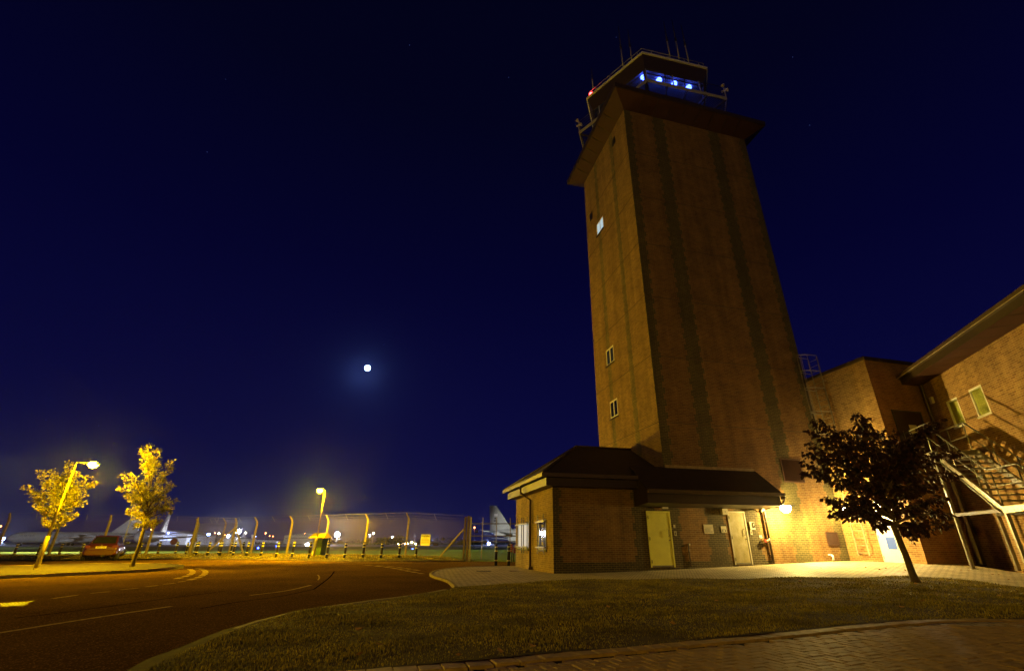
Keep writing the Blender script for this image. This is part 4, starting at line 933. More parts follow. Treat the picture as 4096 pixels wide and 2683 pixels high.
def rails(d, pts, posts):
    r = MB(); r.tube([D(c, d, z+1.08) for c, z in pts], 0.024, 8); r.tube([D(c, d, z+0.56) for c, z in pts], 0.019, 8)
    h = r.build('handrail', M['steel'], fs)
    for c, z in posts: MB().tube([D(c, d, z-0.15), D(c, d, z+1.08)], 0.021, 8).build('rail_post', M['steel'], h)
sl = (LL-LD)/(5.72-2.95)
for d in (1.8, 0.45):
    rails(d, [(0.45, LD), (2.85, LD), (5.62, LL+0.06), (7.1, LL+0.06), (9.6, 0.3)], [(0.5, LD), (1.65, LD), (2.8, LD), (4.0, LD+sl*1.05), (5.0, LD+sl*2.05), (5.75, LL), (7.05, LL), (8.4, 1.2)])
er_ = MB(); er_.tube([D(0.45, 0.45, LD+1.08), D(0.45, 1.8, LD+1.08)], 0.024, 8); er_.build('end_rail', M['steel'], fs)
bb = MB(); bb.bar(D(2.85, 1.8, 3.2), D(3.6, 1.8, 3.75), 0.05, 0.05); bb.bar(D(2.85, 1.8, 2.0), D(5.75, 1.8, 2.0), 0.06, 0.1); bb.bar(D(2.85, 0.45, 2.0), D(5.5, 0.45, 2.0), 0.06, 0.1); bb.build('brace', M['dsteel'], fs)

# ================================================================== STREET LAMPS, TREES
def street_lamp(label, p, h, arm, energy, px, thick=1.0, col=(1.0, 0.60, 0.0), cone=None):
    t = thing('street_lamp', label, 'street lamp', p, 0, 'amber street lamps on tapering posts')
    MB().tube([(0, 0, -0.1), (0, 0, 1.15), (0, 0, 1.2)], [0.10*thick, 0.10*thick, 0.065*thick], 14).build('post_base', M['concrete_post'], t)
    MB().tube([(0, 0, 1.2), (0, 0, h)], [0.062*thick, 0.034*thick], 12).build('post', M['concrete_post'], t)
    MB().box(-0.05*thick, 0.05*thick, -0.107*thick, -0.095*thick, 0.4, 0.9).build('access_door', M['greypaint'], t)
    a = Vector(arm); u = a.normalized()
    hd = MB(); hd.tube([(0, 0, h-0.02), tuple(Vector((0, 0, h))+a*0.55)], 0.025, 8)
    hd.tube([tuple(Vector((0, 0, h))+a*0.5), tuple(Vector((0, 0, h))+a*0.62), tuple(Vector((0, 0, h+0.03))+a*0.9), tuple(Vector((0, 0, h+0.02))+a*1.25)], [0.03, 0.05, 0.06, 0.03], 12)
    hd.build('lantern', M['greypaint'], t)
    c = Vector((0, 0, h-0.04))+a*0.9
    MB().lathe([(0.03, -0.15), (0.12, -0.12), (0.19, -0.03), (0.19, 0.06), (0.12, 0.11)], 14, c=c).build('lamp_bowl', M['em_sodium'], t)
    add_light('street_lamp_light', 'POINT', t, c-Vector((0, 0, 0.26)), energy, col, 0.08); return t
L1 = road_at(142, 2269, 0.11); L2p = Vector((-16.4, 36.4, zv(-16.4, 36.4)))
h1 = atY(333, 1845, L1.y).z-L1.z; h1b = atY(1297, 1958, L2p.y).z-L2p.z
r_ = (Vector((0.77, -0.63, 0))*0.78)
street_lamp('amber street lamp on the traffic island beside the broad bushy tree', L1, h1, (0.98, -0.12, -0.12), 5600, 0, 0.7)
L2p = atz(1255, 2224, zv(-16.4, 36.4)); h1b = atY(1299, 1960, L2p.y).z-L2p.z
street_lamp('slender amber street lamp on the verge in front of the roadside cabinet', L2p, h1b, (-0.35, -0.12, 0.02), 8000, 0, 0.7)
street_lamp('amber street lamp added out of view behind the camera to light the building fronts', Vector((-17, -38, 0)), 7.5, Vector((0.5, 0.3, 0)), 18000, 0)  # unseen lamp added to brighten the tower and gatehouse fronts

def leaves_mesh(name, C, Nrm, size, m, parent, droop=0.35, fold=True):
    """one mesh of many folded pointed leaves; C centres, Nrm rough axis direction of each leaf"""
    k = len(C); ax = Nrm/np.linalg.norm(Nrm, axis=1, keepdims=True); ax[:, 2] -= droop; ax /= np.linalg.norm(ax, axis=1, keepdims=True)
    rd = rng.normal(size=(k, 3)); sd = np.cross(ax, rd); sd /= np.linalg.norm(sd, axis=1, keepdims=True); up = np.cross(sd, ax)
    L_ = (size*rng.uniform(0.65, 1.3, k))[:, None]; Wd = L_*rng.uniform(0.3, 0.42, k)[:, None]
    b0 = C; tip = C+ax*L_-up*L_*0.12; ml = C+ax*L_*0.45+sd*Wd+up*Wd*0.3; mr = C+ax*L_*0.45-sd*Wd+up*Wd*0.3; mid = C+ax*L_*0.5-up*L_*0.03
    V = np.stack([b0, ml, tip, mr, mid], 1).reshape(-1, 3); b = np.arange(k)*5
    F = np.stack([b, b+4, b+1, b+1, b+4, b+2, b, b+3, b+4, b+4, b+3, b+2], 1).reshape(-1, 3)
    me = bpy.data.meshes.new(name); me.vertices.add(len(V)); me.vertices.foreach_set('co', V.ravel()); me.loops.add(F.size); me.loops.foreach_set('vertex_index', F.ravel())
    me.polygons.add(len(F)); me.polygons.foreach_set('loop_start', np.arange(len(F))*3); me.polygons.foreach_set('loop_total', np.full(len(F), 3)); me.update(calc_edges=True)
    me.materials.append(m); o = bpy.data.objects.new(name, me); COL.objects.link(o); o.parent = parent; return o
def tree(label, base, fork, tips, extra, leaf, lsize, npl, r0, spread=0.16, start=0.25, trunkpts=None, zlow=None, sub=3, droop=0.35):
    t = thing('tree', label, 'tree', base); base = Vector(base); o = Vector((0, 0, 0)); fk_ = fork-base
    tr = MB(); mid = fk_*0.5+Vector((0.03, 0.02, 0)); tr.tube([o+Vector((0, 0, -0.08)), o+Vector((0, 0, 0.05)), o+fk_*0.15, mid, fk_], [r0*1.7, r0*1.35, r0*1.05, r0*0.95, r0*0.85], 12)
    C = []; Nn = []; bm_ = MB()
    allt = [(Vector(p)-base) for p in tips]
    top = max(allt, key=lambda q: q.z)
    hh = top.z-fk_.z
    for _ in range(extra):
        a = random.choice(allt); b = random.choice(allt); k = random.uniform(0.25, 0.85); q = a.lerp(b, k); d = (Vector((fk_.x, fk_.y, 0))-Vector((q.x, q.y, 0)))
        ang = random.uniform(0, 6.28); rr = random.uniform(0.15, 0.85)*spread*6; allt.append(Vector((fk_.x*0.5+q.x*0.5+math.cos(ang)*rr, fk_.y+math.sin(ang)*rr, q.z)))
    for q in allt:
        f = max(0.0, min(0.75, (q.z-fk_.z)/hh*0.7-0.05)); st = fk_.lerp(top*0.9+fk_*0.1, f*0.8)
        st = Vector((fk_.x+(st.x-fk_.x)*0.6, fk_.y+(st.y-fk_.y)*0.6, st.z))
        c1 = st.lerp(q, 0.5)+Vector((random.uniform(-.1, .1), random.uniform(-.1, .1), random.uniform(-0.02, 0.22)*(q-st).length)); pts = []
        for k in range(9):
            u = k/8; pts.append(st*(1-u)**2+c1*2*u*(1-u)+q*u*u)
        r = max(0.012, r0*0.42*(1-f)); bm_.tube(pts, [r*(1-0.85*k/8)+0.004 for k in range(9)], 6)
        ln = (q-st).length; n = int(npl*max(0.5, ln))
        for _ in range(n):
            u = random.uniform(start, 1.02)**0.8; k = min(7, int(u*8)); p = pts[k].lerp(pts[k+1], min(1, u*8-k)); d = (pts[min(8, k+1)]-pts[k]).normalized()
            sp = spread*(0.35+0.9*math.sin(min(1, u)*math.pi*0.85)) ; off = Vector((random.gauss(0, 1), random.gauss(0, 1), random.gauss(0, 0.8)))*sp*0.6
            C.append(p+off); Nn.append(d*0.5+off.normalized()*0.8 if off.length > 0 else d)
        for s_ in range(sub):
            u = random.uniform(0.3, 0.9); k = int(u*8); p = pts[k]; e = p+Vector((random.gauss(0, 1), random.gauss(0, 1), random.gauss(0.3, .6)))*spread*1.1
            bm_.tube([p, (p+e)/2+Vector((0, 0, .02)), e], [0.008, 0.006, 0.004], 5)
            for _ in range(int(npl*0.22)):
                w = random.uniform(0.3, 1.05); off = Vector((random.gauss(0, 1), random.gauss(0, 1), random.gauss(0, .8)))*spread*0.3; C.append(p.lerp(e, w)+off); Nn.append((e-p).normalized()*0.6+off.normalized()*0.6)
    tr.build('trunk', M['bark'], t); bm_.build('branches', M['bark'], t)
    leaves_mesh('crown', np.array([tuple(c) for c in C]), np.array([tuple(c) for c in Nn]), lsize, leaf, t, droop); return t
def tips_at(pxs, Y, sp):
    return [atY(px, py, Y+random.uniform(-sp, sp)) for px, py in pxs]
tb = road_at(527, 2265, 0.1); tip2 = [(600, 1775), (568, 1795), (585, 1850), (487, 1890), (532, 1897), (482, 1950), (686, 1845), (655, 1890), (703, 2000), (688, 1935), (512, 2045), (558, 2100), (622, 2095), (515, 1990), (690, 2030), (640, 1960), (590, 1940), (545, 1985), (665, 1985), (570, 2050), (620, 2040), (600, 2000)]
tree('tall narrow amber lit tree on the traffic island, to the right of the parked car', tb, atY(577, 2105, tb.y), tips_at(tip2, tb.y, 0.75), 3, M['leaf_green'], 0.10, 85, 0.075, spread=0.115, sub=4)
tl = road_at(152, 2255, 0.1); tip1 = [(98, 1945), (162, 1885), (207, 1880), (228, 1905), (277, 1850), (300, 1890), (378, 1930), (345, 1975), (330, 2005), (300, 2055), (146, 2012), (158, 2035), (172, 2070), (195, 2095), (252, 2095), (130, 1970), (180, 1935), (225, 1960), (270, 1990), (310, 1955), (215, 2020), (255, 2040), (350, 1905), (240, 1930)]
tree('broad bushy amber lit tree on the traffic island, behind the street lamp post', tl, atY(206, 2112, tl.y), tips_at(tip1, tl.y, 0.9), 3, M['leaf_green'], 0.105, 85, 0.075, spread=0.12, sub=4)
tr_b = onsurf(3664, 2328, zl); tipr = [(3423, 1650), (3445, 1668), (3469, 1685), (3527, 1720), (3573, 1728), (3262, 1680), (3246, 1725), (3238, 1770), (3224, 1812), (3218, 1850), (3214, 1893), (3302, 1992), (3322, 2058), (3372, 2035), (3505, 2105), (3764, 1682), (3730, 1700), (3826, 1815), (3816, 1903), (3750, 1940), (3795, 2060), (3790, 2097), (3723, 2135), (3651, 2155), (3600, 1770), (3650, 1760), (3690, 1790), (3740, 1850), (3330, 1740), (3390, 1720), (3300, 1850), (3340, 1930), (3400, 1980), (3440, 1850), (3500, 1800), (3560, 1850), (3620, 1900), (3680, 1950), (3480, 1930), (3540, 2000), (3450, 2020), (3600, 2010), (3380, 1800), (3700, 2020), (3660, 1840), (3780, 1990), (3420, 1900), (3520, 1900), (3590, 1960), (3350, 2000)]
tree('dark maroon leaved tree on the lawn in front of the annex and the fire stair', tr_b, atY(3572, 2098, tr_b.y), tips_at(tipr, tr_b.y, 0.9), 6, M['leaf_red'], 0.135, 56, 0.088, spread=0.115, sub=5, droop=0.9)

# ================================================================== BOLLARDS, FENCE, GATE, SIGNS
def make_bollard():
    t = thing('bollard', 'x', 'bollard', (0, 0, 0), 0)
    MB().lathe([(0.075, -0.1), (0.075, 0.6), (0.075, 0.8), (0.06, 0.83), (0.075, 0.845), (0.07, 0.88), (0.03, 0.905)], 16).build('post', M['bollard'], t)
    for z in (0.19, 0.60, 0.775): MB().lathe([(0.0765, z), (0.083, z+0.003), (0.083, z+0.045), (0.0765, z+0.048)], 16).build('reflective_band', M['band'], t)
    return t
bol = make_bollard()
BP = [(52, 2225, 50), (148, 2222, 48), (234, 2221, 47), (320, 2220, 46), (555, 2218, 46), (629, 2216, 46), (699, 2216, 48), (741, 2217, 46), (783, 2220, 52), (776, 2218, 48), (828, 2220.6, 52), (877.6, 2221, 53), (870, 2219, 50), (920.5, 2215.5, 47), (930.6, 2222, 53), (966, 2215, 45), (984, 2222, 53), (1042, 2223, 54), (1103.7, 2225.6, 56), (1167, 2226, 58), (1234.5, 2229, 58), (1306, 2229, 58), (1377, 2230, 58), (1450, 2230, 58), (1523, 2231.5, 58.5), (1595, 2232, 57), (1663, 2231.5, 54.5), (1983, 2259.8, 75), (2034, 2261, 77)]
where = {0: 'leftmost of the row, left of the street lamp post', 1: 'half hidden behind the street lamp post', 2: 'between the street lamp and the dark red car', 3: 'just left of the dark red car',
         4: 'just right of the tall island tree trunk', 5: 'on the verge, second right of the tall tree', 6: 'on the verge, third right of the tall tree', 7: 'at the corner where the verge kerb begins',
         8: 'front one of the overlapping pair right of the verge corner', 9: 'rear one of the overlapping pair right of the verge corner', 10: 'standing clear just left of the fence strut', 11: 'front one of the pair crossing the fence strut',
         12: 'rear one of the pair crossing the fence strut', 13: 'rear one at the braced fence corner post', 14: 'front one at the braced fence corner post', 15: 'set back just right of the braced fence corner post',
         16: 'second to the right of the braced fence corner', 17: 'in front of the far blue taxi lamp', 18: 'left of the pale hangar', 19: 'in front of the pale hangar', 20: 'just left of the middle street lamp',
         21: 'just right of the roadside cabinet', 22: 'first clear one right of the roadside cabinet', 23: 'beside a fence post right of the roadside cabinet', 24: 'left of the far row of yellow lights', 25: 'below the far row of yellow lights',
         26: 'last of the row, left of the warning sign', 27: 'left one of the pair by the gate', 28: 'right one of the pair by the gatehouse wall'}
for i, (px, py, hp) in enumerate(BP):
    if i >= 27: p = atz(px, py, 0.0)
    else:
        d = 0.88/hp; z = HC-(py-2170)*d; p = atz(px, py, z); zz = zv(p.x, p.y); p = atz(px, py, (z+zz)/2); p.z = min(p.z, zv(p.x, p.y)+0.05)
    hs = hp/ (FPX/4096*4096/ (cth*p.y)) / 0.905
    lb = 'black bollard with pale bands, '+where[i]
    if i == 0: bol.location = p; tag(bol, lb, None, 'black banded bollards'); o = bol; bol.scale = (1, 1, hs)
    else: o = dup(bol, p, random.uniform(0, 6), lb, 'black banded bollards', (1, 1, hs))

fn = thing('chain_link_fence', 'chain link airfield fence on cranked concrete posts with barbed wire', 'fence', (0, 0, 0))
ND = Vector((-FDIR.y, FDIR.x, 0)); 
if ND.y > 0: ND = -ND                                   # towards the road
FPOS = []
for px, py, zt in ((1198, 2212, 0), (1317, 2213, 0), (1439, 2217, 0), (1572, 2224, 0), (1710, 2226, 0), (1092, 2208, 0), (1001, 2213, 0)):
    u = (px-PX0)/FPX; k_ = u*(cth-sth*(PY0-2170)/FPX); y = (GATE.y-(GATE.x)*FDIR.y/FDIR.x)/(1-k_*FDIR.y/FDIR.x); x = k_*y; FPOS.append(Vector((x, y, zv(x, y))))
FPOS.sort(key=lambda p: p.x)
W2 = [P5]+[]
FD2 = Vector((-0.86, -0.51, 0)).normalized(); NB2 = Vector((FD2.y, -FD2.x, 0)); NB2 = NB2 if NB2.y < 0 else -NB2
left = [P5+FD2*k*2.75 for k in range(1, 9)]
for p in left: p.z = zv(p.x, p.y)
P5z = P5.copy(); P5z.z = zv(P5.x, P5.y)
def cpost(p, nb, par, w=0.13, name='post'):
    m = MB(); z = p.z; crank = Vector((nb.x, nb.y, 0)); a = Vector((p.x, p.y, z-0.1)); b = Vector((p.x, p.y, z+2.3)); c = b+Vector((0, 0, 0.42))+crank*0.36
    rings = []
    for q, s in ((a, w), (b-Vector((0, 0, .06)), w*0.8), (b+Vector((0, 0, 0.08))+crank*0.05, w*0.78), (c, w*0.62)):
        rings.append([tuple(q+Vector((sx*s/2, sy*s/2, 0))) for sx, sy in ((-1, -1), (1, -1), (1, 1), (-1, 1))])
    m.loft(rings, sm=False); return m.build(name, M['concrete_post'], par)
tops = []
for p in FPOS: cpost(p, ND, fn); tops.append((p, ND))
cpost(P5z, (ND+NB2).normalized(), fn, 0.17)
for p in left: cpost(p, NB2, fn)
for dv in ((-FDIR), FD2): MB().bar(P5z+Vector((0, 0, 2.0)), P5z+dv*1.7*1.0+Vector((0, 0, 0.0)), 0.1, 0.1).build('strut', M['concrete_post'], fn)
GZ = Vector((GATE.x, GATE.y, -0.03))
MB().bar(GZ-(-FDIR)*0.15+Vector((0, 0, 1.9)), GZ+FDIR*2.1+Vector((0, 0, 0.02)), 0.08, 0.08).build('strut', M['concrete_post'], fn)
MB().box(GZ.x-0.1, GZ.x+0.02, GZ.y-0.1, GZ.y+0.1, -0.1, 2.62).build('end_post', M['concrete_post'], fn)
def wires(line, nb):
    seq = line
    for (h, off) in ((2.70, 0.34), (2.52, 0.22), (2.38, 0.1)):
        m = MB()
        for a, b in zip(seq, seq[1:]): m.bar(a+nb*off+Vector((0, 0, h)), b+nb*off+Vector((0, 0, h)), 0.008, 0.008)
        m.build('barbed_wire', M['wire'], fn)
    for h in (2.28, 1.15, 0.06):
        m = MB()
        for a, b in zip(seq, seq[1:]): m.bar(a+nb*.09+Vector((0, 0, h)), b+nb*.09+Vector((0, 0, h)), 0.006, 0.006)
        m.build('line_wire', M['wire'], fn)
    for a, b in zip(seq, seq[1:]):
        c = (a+b)/2; MB().bar(c+nb*0.02+Vector((0, 0, 2.36)), c+nb*0.34+Vector((0, 0, 2.72)), 0.03, 0.03).build('dropper', M['steel'], fn)
    m = MB()                                             # chain link: crossed diagonal wires
    for a, b in zip(seq, seq[1:]):
        L_ = (b-a).length; u = (b-a)/L_; H = 2.22; st = 0.075; n = int((L_+H)/st)
        for k in range(n):
            for sg in (1, -1):
                x0 = k*st-H if sg > 0 else k*st; x1 = x0+H*sg
                lo, hi = min(x0, x1), max(x0, x1); c0, c1 = max(0, lo), min(L_, hi)
                if c1-c0 < 0.02: continue
                z0 = (c0-x0)*sg if sg > 0 else (x0-c0); z1 = (c1-x0)*sg if sg > 0 else (x0-c1)
                p = a+u*c0+nb*0.085+Vector((0, 0, 0.05+z0)); q = a+u*c1+nb*0.085+Vector((0, 0, 0.05+z1)); w = 0.0017
                d = (q-p).normalized(); s2_ = d.cross(nb).normalized()*w; m.face([p-s2_, q-s2_, q+s2_, p+s2_]); 
    m.build('chain_link_mesh', M['chain'], fn)
wires([GZ]+[p for p in FPOS[::-1]]+[P5z], ND); wires([P5z]+left, NB2)
pl = atY(528, 2062, 38.3); po = MB(); po.tube([(0, 0, 0), (0, 0, 2.75)], 0.035, 8); po = po.build('marker_pole', M['greypaint']); po.location = (pl.x, pl.y, zv(pl.x, pl.y)-0.02); tag(po, 'pale slim straight pole at the fence just right of the dark red car', 'pole')
# gate: steel pales on three rails
gt_ = thing('palisade_gate', 'wide steel gate with spaced pales on three rails between the fence and the gatehouse', 'gate', (GZ.x+0.08, GZ.y, -0.05))
MB().box(0.0, 0.16, -0.08, 0.08, 0, 2.72).build('gate_post', M['concrete_post'], gt_)
MB().box(0.2, 0.3, -0.04, 0.04, 0.02, 2.66).build('gate_post', M['steel'], gt_)
for z in (1.18, 1.52, 2.25): MB().box(0.3, 5.6, -0.03, 0.03, z-0.03, z+0.03).build('rail', M['brownpipe'], gt_)
for k in range(6): MB().box(1.0+0.9*k, 1.05+0.9*k, -0.06, -0.032, 0.15, 2.62).build('pale', M['steel'], gt_)
MB().box(0.28, 0.36, -0.1, -0.04, 0.2, 0.5).build('bolt', M['steel'], gt_)
# WARNING sign on the fence
fw_ = math.atan2(-FDIR.y, -FDIR.x)
wsn = thing('warning_sign', 'white square WARNING sign wired to the fence left of the gate', 'sign', (0, 0, 0), fw_)
sc = None
k_ = ((1776-PX0)/FPX)*(cth-sth*(PY0-2170)/FPX); y = (GATE.y-(GATE.x)*FDIR.y/FDIR.x)/(1-k_*FDIR.y/FDIR.x); wp = Vector((k_*y, y, 0))+ND*0.12; zt = atY(1776, 2135.5, wp.y).z; zb = atY(1776, 2181, wp.y).z
wsn.location = (wp.x, wp.y, zb); hh = zt-zb; ww = 0.75
MB().box(-ww/2, ww/2, -0.012, 0, 0, hh).build('panel', M['sign_white'], wsn)
tm = text_mb('WARNING', 0.155, 0.001, bold=0.006); tw_ = max(v[0] for v in tm.v)-min(v[0] for v in tm.v); xf(tm, Matrix.Translation((0, -0.0135, hh*0.84)) @ Matrix.Rotation(R(90), 4, 'X') @ Matrix.Diagonal((0.9*ww/tw_, 1.3, 1, 1))).build('lettering', M['sign_text'], wsn)
tm = text_mb('CONTROLLED AREA', 0.05, 0.001); xf(tm, Matrix.Translation((-0.07, -0.0135, hh*0.63)) @ Matrix.Rotation(R(90), 4, 'X')).build('lettering', M['sign_text'], wsn)
l = MB()
for k, (z, w) in enumerate(((.53, .84), (.47, .8), (.40, .84), (.30, .84), (.24, .8))): l.box(-ww*0.43, -ww*0.43+ww*w*1.02, -0.0135, -0.0122, hh*z, hh*z+0.016)
l.build('small_lettering', M['sign_text'], wsn)
# red signs near the gatehouse
for i, (px, py, pw, ph_, lb) in enumerate(((2041, 2206, 17, 32, 'taller red notice board with white lines beside the gate, just behind the right bollard'), (2059, 2210, 12, 24, 'lower red notice board partly hidden by the gatehouse corner'))):
    Y = 31.5+1.5*i; c = atY(px, py, Y); t_ = atY(px, py-ph_, Y); w_ = pw*cth*Y/FPX; z0 = 0.0
    g_ = thing('red_notice_board', lb, 'sign', (c.x, c.y, -0.05), R(6))
    MB().box(-w_/2, w_/2, -0.02, 0.02, c.z+0.05, t_.z+0.05).build('panel', M['red'], g_)
    for sx in (-w_/2+0.03, w_/2-0.03): MB().box(sx-0.03, sx+0.03, 0.021, 0.07, 0, t_.z+0.04).build('leg', M['dsteel'], g_)
    l = MB()
    for k in range(4): l.box(-w_*0.36, w_*0.36*(1-0.2*(k % 2)), -0.0225, -0.0201, c.z+0.12+0.11*k, c.z+0.165+0.11*k)
    l.build('small_lettering', M['sign_white'], g_)
# roadside cabinet with pitched hood behind the middle street lamp
Yc = L2p.y+1.6; a = atY(1236, 2219, Yc); b = atY(1303, 2219, Yc); cz = zv(a.x, Yc); k1 = thing('roadside_cabinet', 'roadside cabinets under a pitched hood with painted lit and unlit halves behind the middle street lamp', 'cabinet', ((a.x+b.x)/2, Yc, cz), R(-8))
hw = (b.x-a.x)/2; sc1 = 1.25
MB().box(-hw*0.55, -hw*0.12, -0.22, 0.3, 0.12, 1.08).box(-hw*0.5, -hw*0.15, -0.2, 0.28, 0, 0.12).build('beige_cabinet', M['plastic'], k1, bevel=0.015)
MB().box(-hw*0.05, hw*0.62, -0.3, 0.4, 0.0, 1.1).build('green_cabinet', mat('green_cabinet_paint', (0.03, 0.06, 0.025), 0.5), k1, bevel=0.015)
rh = MB(); rh.loft([[(-hw, -0.55, 1.12), (hw, -0.55, 1.12), (hw, 0.6, 1.12), (-hw, 0.6, 1.12)], [(-hw*.75, -0.1, 1.42), (hw*.75, -0.1, 1.42), (hw*.75, 0.2, 1.42), (-hw*.75, 0.2, 1.42)]], sm=False); rh.build('hood', M['yellow_line'], k1)  # yellow of the lamplit right side put into the hood colour
MB().loft([[(-hw*1.005, -0.56, 1.10), (0, -0.56, 1.10), (0, 0.6, 1.10), (-hw*1.005, 0.6, 1.10)], [(-hw*.76, -0.11, 1.435), (0, -0.11, 1.435), (0, 0.2, 1.435), (-hw*.76, 0.2, 1.435)]], sm=False).build('unlit_hood_half', M['roof'], k1)  # dark shell that colours the left half of the hood as unlit
for sx in (-hw*0.9, hw*0.9): MB().box(sx-0.04, sx+0.04, 0.3, 0.38, 0, 1.12).build('leg', M['dsteel'], k1)
# fallen leaves
def fallen(name, label, p, s, rz, grp):
    m = MB(); n = 7; L_ = s
    for i in range(n):
        u0, u1 = i/n, (i+1)/n
        def row(u): w = s*0.38*math.sin(math.pi*min(1, u*0.96+0.04))**0.8; z = 0.25*s*(2*u-1)**2; return (-w, u*L_, z+w*0.35), (0, u*L_, z), (w, u*L_, z+w*0.35)
        a, b = row(u0), row(u1); m.face([a[0], a[1], b[1], b[0]]); m.face([a[1], a[2], b[2], b[1]])
    o = m.build(name, M['leaf_litter']); o.location = p; o.rotation_euler = (random.uniform(-.25, .25), random.uniform(-.25, .25), rz); tag(o, label, 'leaf', grp); return o
q = onsurf(1452, 2535, zl); fallen('fallen_leaf', 'largest fallen leaf, dry and curled, on the lawn near the road kerb', (q.x, q.y, q.z+0.045), 0.13, 1.2, 'fallen leaves')
for px, py in ((1438, 2635), (1500, 2590), (1835, 2640), (2010, 2632), (2115, 2597), (2690, 2505), (2862, 2411), (3533, 2387), (3668, 2343), (3600, 2435), (3200, 2330), (3990, 2390), (2440, 2440), (3700, 2410)):
    q = onsurf(px, py, zl); fallen('fallen_leaf', 'small dry fallen leaf lying in the dark grass', (q.x, q.y, q.z+0.035), random.uniform(0.08, 0.12), random.uniform(0, 6), 'fallen leaves')
for px, py in ((3290, 2272), (3440, 2245), (3520, 2278), (3550, 2276), (3620, 2280), (3845, 2280), (3870, 2281), (3980, 2298), (3990, 2297), (4040, 2318), (3460, 2270)):
    q = onsurf(px, py, gz); fallen('fallen_leaf', 'dark dry leaf lying on the lit block paving', (q.x, q.y, q.z+0.01), random.uniform(0.07, 0.11), random.uniform(0, 6), 'fallen leaves on the paving')

